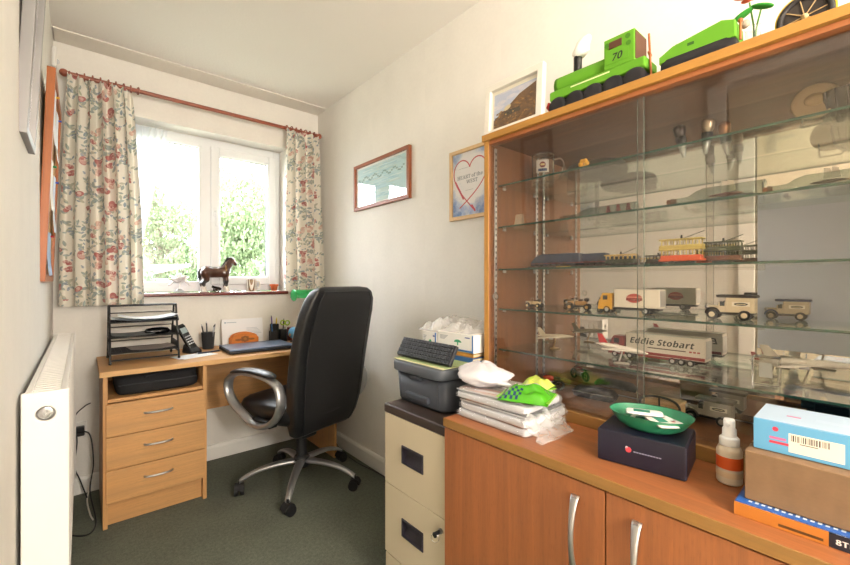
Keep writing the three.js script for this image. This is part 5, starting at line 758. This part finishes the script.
{ // green dish with sachets
  const y = WY + .0692, t = T('green_dish', 'oval dark green dish of sachets on the navy box', 'dish', [.947, y, -.352], -81 * PI / 180); const rg = []; const pf = [[0, .5], [.003, .6], [.012, .78], [.03, .95], [.036, 1], [.034, .975], [.016, .8], [.007, .62], [.004, .3]]; for (const [yy, k] of pf) rg.push(ringXZ(0, yy, 0, .165 * k, .125 * k, 2.1, 48)); P(t, 'dish', loft(rg), M(0x2a7a58, .35, { clearcoat: .3 }));
  let i = 0; for (const [x, z, r, c, k, l] of [[-.02, .005, .3, 0xe8e4e0, 0x2a8a70, 'white sachet with green print at the left of the dish'], [.025, -.006, -.5, 0xeae6e4, 0xc05060, 'white sachet with red print at the right of the dish'], [.0, -.025, 1.1, 0xdfe6e8, 0x3a70a0, 'white sachet with blue print at the back of the dish'], [.03, .022, .8, 0xf0ece4, 0x2a8a70, 'white sachet lying at the front of the dish'], [-.012, .0, 2.0, 0xf2f0ee, 0x208068, 'uppermost white sachet in the dish']]) { const s = T('sachet', l, 'sachet', [.947 - z, y + .012 + i++ * .0048, -.352 + x], r); s.scale.set(1.35, 1.2, 1.35); P(s, 'wrapper', loft([ringXZ(0, 0, 0, .055, .032, 8, 24), ringXZ(0, .0022, 0, .052, .029, 6, 24), ringXZ(0, .0034, 0, .03, .015, 4, 24)]), M(c, .45)); P(s, 'print', bx(.024, .0006, .014, .0002), M(k, .5), [.004, .0034, 0]); } }
{ // spray bottle
  const t = T('spray_bottle', 'small white capped spray bottle with orange label band on the worktop', 'bottle', [.962, WY, -.214]); P(t, 'bottle', lathe([[0, 0], [.019, 0], [.021, .003], [.021, .062], [.018, .07], [.012, .075], [0, .075]], 32), M(0xe6d8c4, .35, { transmission: .15, thickness: 0 })); P(t, 'label_band', lathe([[.0213, .03], [.0216, .031], [.0216, .052], [.0213, .053]], 36), M(0xd4581e, .5), null, null, 'orange label band'); P(t, 'fine_print', lathe([[.0213, .014], [.0216, .0145], [.0216, .024], [.0213, .0245]], 36), M(0xd8c0a0, .6)); P(t, 'collar', lathe([[.014, .072], [.0165, .073], [.0165, .086], [.013, .09], [0, .09]], 28), M(0xf2f4f6, .35)); P(t, 'pump_cap', lathe([[.0115, .088], [.0115, .104], [.0095, .107], [.0095, .12], [.0085, .123], [0, .123]], 26), M(0xf2f4f6, .35)); P(t, 'nozzle', tr(cy(.003, .0035, .008, 12), -.011, .113, 0, 0, 0, PI / 2), M(0xe4e8ec, .35)); }
{ // big book
  const t = T('blue_handbook', 'thick blue handbook with orange spine band under the cardboard box', 'book', [.842, WY, -.035], RY + .02), w = .29, d = .18, h = .021;
  P(t, 'cover', join(tr(bx(w, .002, d, .0006), 0, .001, -d / 2), tr(bx(w, .002, d, .0006), 0, h - .001, -d / 2)), M(0x24559c, .3, { clearcoat: .4 })); P(t, 'pages', bx(w - .006, h - .004, d - .006, .001), M(0xe8e2d4, .85), [0, h / 2, -d / 2 - .002]);
  const sp_ = canvas(512, 40, (c, W, H) => { c.fillStyle = '#b8722e'; c.fillRect(0, 0, W, H); c.fillStyle = '#1c1e2a'; c.fillRect(200, 0, W - 200, H); c.fillStyle = '#e8e4dc'; c.font = 'bold 22px sans-serif'; c.fillText('8TH EDITION', 212, 28); c.fillStyle = '#5a3a1c'; c.fillRect(100, 24, 90, 8); }); P(t, 'spine', new THREE.BoxGeometry(w, h, .0025), MT(sp_, .4), [0, h / 2, .0006]);
  const ct = canvas(512, 128, (c, W, H) => { c.fillStyle = '#2a5fb0'; c.fillRect(0, 0, W, H); c.fillStyle = '#dfe8f4'; for (let i = 0; i < 14; i++) c.fillRect(26 + i * 15, 84 - (i % 3 === 1 ? 12 : 0), 9, 18 + (i % 3 === 1 ? 12 : 0)); c.fillStyle = '#d98a3c'; c.fillRect(300, 76, 26, 20); c.fillStyle = '#7fb0e0'; c.fillRect(360, 80, 120, 10); }); P(t, 'cover_print', new THREE.BoxGeometry(w - .004, .0006, .045), MT(ct, .35), [0, h + .0003, -.026]); }
{ const t = T('cardboard_box', 'plain brown cardboard box on the blue handbook', 'box', [.858, WY + .0228, .0], RY); const cb = MT(data(256, 256, (u, v) => { const k = 1 + .05 * noise.noise(u * 50, v * 8, 2) + .05 * noise.noise(u * 12, v * 12, 7) + .03 * noise.noise(u * 120, v * 120, 1); return [126 * k, 98 * k, 70 * k]; }), .85); P(t, 'carton', wb(.34, .082, .15, 'x', .002), cb, [0, .041, -.075]); P(t, 'tape', bx(.34, .0006, .045, .0002), M(0xb89a6a, .3), [0, .0823, -.075]); P(t, 'flap_seam', bx(.341, .002, .0015, .0004), M(0x6a4c30, .9), [0, .0815, -.05]); }
{ const t = T('light_blue_box', 'light blue product carton with barcode label on the cardboard box', 'box', [.885, WY + .1055, -.005], RY + .02), w = .315, h = .052, d = .115;
  P(t, 'carton', bx(w, h, d, .002), M(0x5f9fc6, .4), [0, h / 2, -d / 2]);
  const ft = canvas(1024, 170, (c, W, H) => { c.fillStyle = '#5f9fc6'; c.fillRect(0, 0, W, H); c.fillStyle = '#cf3a50'; c.beginPath(); c.arc(92, 40, 13, 0, 7); c.fill(); c.fillStyle = '#c86a98'; c.fillRect(66, 84, 70, 14); c.fillStyle = '#cf3a50'; c.font = 'bold 22px sans-serif'; c.fillRect(66, 108, 80, 14); c.fillStyle = '#e6dccb'; c.fillRect(146, 48, 210, 104); c.fillStyle = '#2c2622'; let x = 156; seed = 3; while (x < 300) { const q = rnd(1, 6); c.fillRect(x, 56, q, 34); x += q + rnd(2, 6); } c.fillRect(190, 96, 70, 4); c.fillStyle = '#5a98bc'; c.fillRect(420, 120, 90, 16); c.fillRect(560, 60, 200, 20); });
  P(t, 'printed_front', new THREE.BoxGeometry(w - .002, h - .002, .0008), MT(ft, .4), [0, h / 2, .0003]);
  const tt = canvas(512, 128, (c, W, H) => { c.fillStyle = '#b2c6da'; c.fillRect(0, 0, W, H); c.fillStyle = '#c86a98'; c.fillRect(60, 70, 30, 8); c.fillStyle = '#b8cade'; c.fillRect(120, 60, 80, 20); c.fillStyle = '#6a6a78'; c.fillRect(190, 0, W - 190, H); c.fillStyle = '#c04858'; c.fillRect(280, 60, 60, 14); }); P(t, 'printed_top', new THREE.BoxGeometry(w - .002, .0008, d - .002), MT(tt, .4), [0, h + .0002, -d / 2]); }

// ================================================================ ON TOP OF THE CABINET
const TY = CY1 + .0006;
{ // standing picture frame
  const tp = canvas(384, 256, (c, w, h) => { c.fillStyle = '#b9c2d8'; c.fillRect(0, 0, w, h); seed = 19; c.fillStyle = '#d8d4dc'; for (let i = 0; i < 26; i++) { c.globalAlpha = .5; c.beginPath(); c.ellipse(rnd(0, w), rnd(0, 110), rnd(20, 70), rnd(8, 20), 0, 0, 7); c.fill(); } c.globalAlpha = 1; c.fillStyle = '#6a4a28'; c.beginPath(); c.moveTo(120, 130); c.lineTo(240, 60); c.lineTo(384, 20); c.lineTo(384, 256); c.lineTo(0, 256); c.lineTo(0, 190); c.fill(); for (let i = 0; i < 240; i++) { c.fillStyle = ['#8a6430', '#5a3c20', '#a87c3c', '#74502a', '#4a3420'][i % 5]; const x = rnd(0, w), y = rnd(150 - x * .25, h); c.fillRect(x, y, rnd(6, 26), rnd(4, 12)); } c.fillStyle = '#3c3428'; c.fillRect(100, 150, 150, 34); c.fillStyle = '#d8c8a0'; c.beginPath(); c.ellipse(130, 128, 34, 16, -.3, 0, 7); c.fill(); c.fillStyle = '#e0b860'; c.fillRect(110, 170, 14, 8); c.fillRect(180, 166, 10, 8); });
  const t = T('standing_photo_frame', 'white box frame with a small steam train painting on top of the cabinet', 'picture frame', [1.075, TY, -.81], RY); t.scale.setScalar(.86);
  const f = P(t, 'frame', frameGeo(.262, .205, .022, .022), M(0xe2ded4, .4), [0, .1035, 0]); f.rotation.x = -.06; P(f, 'mount', new THREE.BoxGeometry(.222, .164, .002), M(0xece6d4, .7), [0, 0, .004]); P(f, 'print', new THREE.BoxGeometry(.192, .136, .0012), MT(tp, .5), [0, -.004, .0062]); P(f, 'pane', bx(.22, .162, .0015, .0004), pane, [0, 0, .012]); P(t, 'strut', bx(.05, .14, .003, .001), M(0x2c2a28, .8), [0, .07, -.03], [.3, 0, 0]); }
{ // green felt locomotive
  const felt = M(0x5c9a1c, .85, { sheen: .3 }), dark = M(0x1d1c20, .9);
  const t = T('green_toy_locomotive', 'lime green fabric locomotive number 70 with white smoke on the cabinet', 'toy train', [1.115, TY, -.548], RY); t.scale.setScalar(.94);
  const W = .085; P(t, 'running_board', bx(.29, .03, W, .006, 2), felt, [0, .072, 0]);
  const sk = []; for (let i = 0; i < 5; i++) { const x = -.116 + i * .058; for (const s of [-1, 1]) { const w = P(t, 'padded_wheel', loft([[-.4, .55], [-.2, .9], [.2, 1], [.38, .9], [.46, .6]].map(([q, k]) => ringXZ(0, 0, 0, .0, .0, 2, 4) && Array.from({ length: 24 }, (_, j) => { const a = j / 24 * 2 * PI; return [x + Math.cos(a) * .031 * k, .033 + Math.sin(a) * .031 * k, s * (W / 2 - .008 + q * .03)]; }))), dark); } }
  P(t, 'under_frame', bx(.27, .045, W - .02, .004), dark, [0, .042, 0]);
  P(t, 'boiler', tr(lathe([[0, -.085], [.026, -.085], [.03, -.078], [.031, .07], [.031, .085], [0, .085]], 28), -.05, .11, 0, 0, 0, PI / 2), felt); P(t, 'smokebox_door', tr(lathe([[0, .009], [.018, .007], [.027, .002], [.028, -.01]], 26), -.136, .11, 0, 0, 0, PI / 2), dark);
  const cabS = new THREE.Shape(); cabS.moveTo(-.035, 0); cabS.lineTo(.045, 0); cabS.lineTo(.045, .082); cabS.lineTo(-.035, .082); cabS.closePath(); const cg = new THREE.ExtrudeGeometry(cabS, { depth: W - .006, bevelEnabled: true, bevelSize: .002, bevelThickness: .002, bevelSegments: 2 }); cg.translate(0, 0, -(W - .006) / 2); const cab = P(t, 'cab', cg, felt, [.07, .088, 0]);
  for (const s of [-1, 1]) { P(cab, 'window', bx(.036, .02, .002, .0008), M(0x54331f, .7), [-.004, .062, s * (W / 2 + .0002)]); const tx = canvas(128, 64, (c, w, h) => { c.fillStyle = '#5c9a1c'; c.fillRect(0, 0, w, h); c.fillStyle = '#15181a'; c.font = 'bold italic 54px sans-serif'; c.textAlign = 'center'; c.fillText('70', 62, 52); }); P(cab, 'number_patch', new THREE.BoxGeometry(.064, .033, .0008), MT(tx, .85), [-.0, .027, s * (W / 2 + .0001)], [0, s < 0 ? PI : 0, 0]); for (const [x, y] of [[.03, .07], [.032, .05], [-.028, .066]]) P(cab, 'felt_dot', tr(cy(.007, .007, .001, 14), 0, 0, 0, PI / 2), M(0x427a14, .85), [x, y, s * (W / 2 + .0002)]); }
  P(cab, 'cab_back', bx(.003, .076, W - .012, .001), M(0x5a3a26, .8), [.0475, .042, 0]);
  P(t, 'chimney', lathe([[0, 0], [.0125, 0], [.0125, .052], [.011, .054], [0, .054]], 22), M(0x17181a, .3), [-.07, .132, 0]);
  { const rg = []; for (let j = 0; j <= 12; j++) { const q = j / 12; rg.push(ringXZ(.008 + .022 * q * q, .182 + .058 * q, 0, .05 * Math.sin(PI * (.12 + .84 * q)) ** .6 * (1 + .2 * Math.sin(q * 9)), .042 * Math.sin(PI * (.12 + .84 * q)) ** .6, 2.2, 22)); } P(t, 'cotton_smoke', loft(rg), M(0xf1efe8, .95), [-.07, 0, 0]); }
  for (const s of [-1, 1]) P(t, 'red_buffer', loft([ringXZ(0, .03, s * .025, .004, .02, 3, 14), ringXZ(-.006, .045, s * .025, .012, .026, 3, 14), ringXZ(-.004, .06, s * .025, .006, .018, 3, 14)]), M(0xa82420, .7), [-.15, 0, 0]); P(t, 'copper_pipe', join(rod([.152, .02, .02], [.146, .15, .02], .003), rod([.148, .09, .014], [.148, .1, .026], .004)), M(0xa8643c, .4, { metalness: .6 })); P(t, 'side_stripe', bx(.12, .004, .001, .0003), M(0xd8e8b0, .8), [-.01, .078, W / 2 + .0006]);
}
{ const felt = M(0x5c9a1c, .85, { sheen: .3 }), dark = M(0x1d1c20, .9); const t = T('green_toy_tender', 'lime green fabric tender with black skirt behind the toy locomotive', 'toy train', [1.115, TY, -.305], RY), W = .085; t.scale.setScalar(.84);
  P(t, 'skirt', loft([ringXZ(0, .002, 0, .172, W, 9, 40), ringXZ(0, .03, 0, .182, W + .008, 8, 40), ringXZ(0, .058, 0, .18, W + .004, 8, 40)]), dark); P(t, 'tank', ext([[-.088, .056], [.088, .056], [.086, .096], [.06, .106], [-.055, .088], [-.088, .07]], W - .004, .003), felt); P(t, 'badge', bx(.016, .008, .001, .0004), M(0x2c5a18, .8), [-.01, .078, W / 2 + .002]); P(t, 'copper_hook', join(rod([.096, .05, .02], [.096, .1, .02], .0035), tr(sp(.006, 10, 8), .096, .1, .02)), M(0xa8643c, .4, { metalness: .6 })); P(t, 'clear_cover', bx(.06, .03, .03, .008, 3), clearGlass, [-.04, .106, -.02]); for (let i = 0; i < 3; i++) for (const s of [-1, 1]) P(t, 'padded_wheel', tr(cy(.018, .018, .006, 18), 0, 0, 0, PI / 2), dark, [-.055 + i * .055, .0185, s * (W / 2 + .003)]); }
{ // felt flowers in a narrow vase
  const t = T('felt_flowers', 'orange and green felt flowers in a clear vase on the cabinet', 'flowers', [1.2, TY, -.222], RY); P(t, 'vase', lathe([[0, 0], [.022, 0], [.024, .004], [.018, .06], [.014, .1], [.017, .108], [.0155, .108], [.0125, .1], [.016, .06], [.02, .008], [0, .006]], 26), clearGlass); P(t, 'stalk', join(tube([[0, .01, 0], [.002, .1, 0], [-.006, .17, 0]], .002, 16, 6), tube([[.004, .01, 0], [.006, .09, .004], [.016, .14, .006]], .002, 16, 6)), M(0x4a7a2c, .8));
  for (let i = 0; i < 6; i++) { const a = i / 6 * 2 * PI; P(t, 'petal', sp(.014, 12, 8), M(0xd4552a, .85), [-.006 + .016 * Math.cos(a), .19 + .008 * Math.sin(a), .012 * Math.sin(a)], [0, -a, .3]).scale.set(1.2, .3, .7); } for (const [x, y, r] of [[-.018, .145, .4], [.018, .148, -.4]]) P(t, 'felt_leaf', sp(.018, 12, 8), M(0x2f8a2a, .85), [x, y, .004], [0, 0, r]).scale.set(1.3, .3, .7); P(t, 'bead', sp(.01, 12, 8), M(0xb0a08c, .6), [-.012, .118, .01]); }
{ // spoked wheel model
  const t = T('model_cart_wheel', 'black spoked model wheel with yellow rim leaning on the cabinet top', 'model wheel', [1.105, TY, -.122], RY); t.scale.setScalar(.62); const g = new THREE.Group();
  const rm = P(t, 'tyre', tr(new THREE.TorusGeometry(.062, .009, 10, 44), 0, .071, 0), M(0x201c1a, .6)); P(t, 'disc', tr(cy(.056, .056, .006, 36), 0, .071, -.004, PI / 2), M(0x2a2420, .6)); for (let i = 0; i < 8; i++) { const a = i / 8 * PI * 2 + .2; P(t, 'spoke', rod([.008 * Math.cos(a), .071 + .008 * Math.sin(a), .002], [.056 * Math.cos(a), .071 + .056 * Math.sin(a), .002], .0018, 6), M(0xb09468, .5)); } P(t, 'hub', tr(lathe([[0, .014], [.004, .013], [.009, .004], [.01, 0]], 18), 0, .071, 0, PI / 2), M(0xc8b080, .4)); P(t, 'rim_band', tr(new THREE.TorusGeometry(.072, .0035, 6, 44), 0, .0755, -.006), M(0xd8b828, .5)); P(t, 'rest', bx(.05, .05, .02, .003), M(0xd8b828, .6), [.03, .026, -.025]); }
{ const t = T('stone_ornament', 'pale stone ornament beside the wheel on the cabinet', 'ornament', [1.14, TY, -.045], RY); P(t, 'stone', loft([ringXZ(0, 0, 0, .05, .04, 2.6, 20), ringXZ(.003, .02, 0, .06, .045, 2.3, 20), ringXZ(-.002, .045, 0, .045, .036, 2.2, 20), ringXZ(0, .06, 0, .015, .012, 2, 20)]), M(0xb8a88c, .8)); P(t, 'plinth', bx(.06, .004, .05, .001), M(0x6a5a48, .6), [0, .0015, 0]); }

renderer.render(scene, camera);
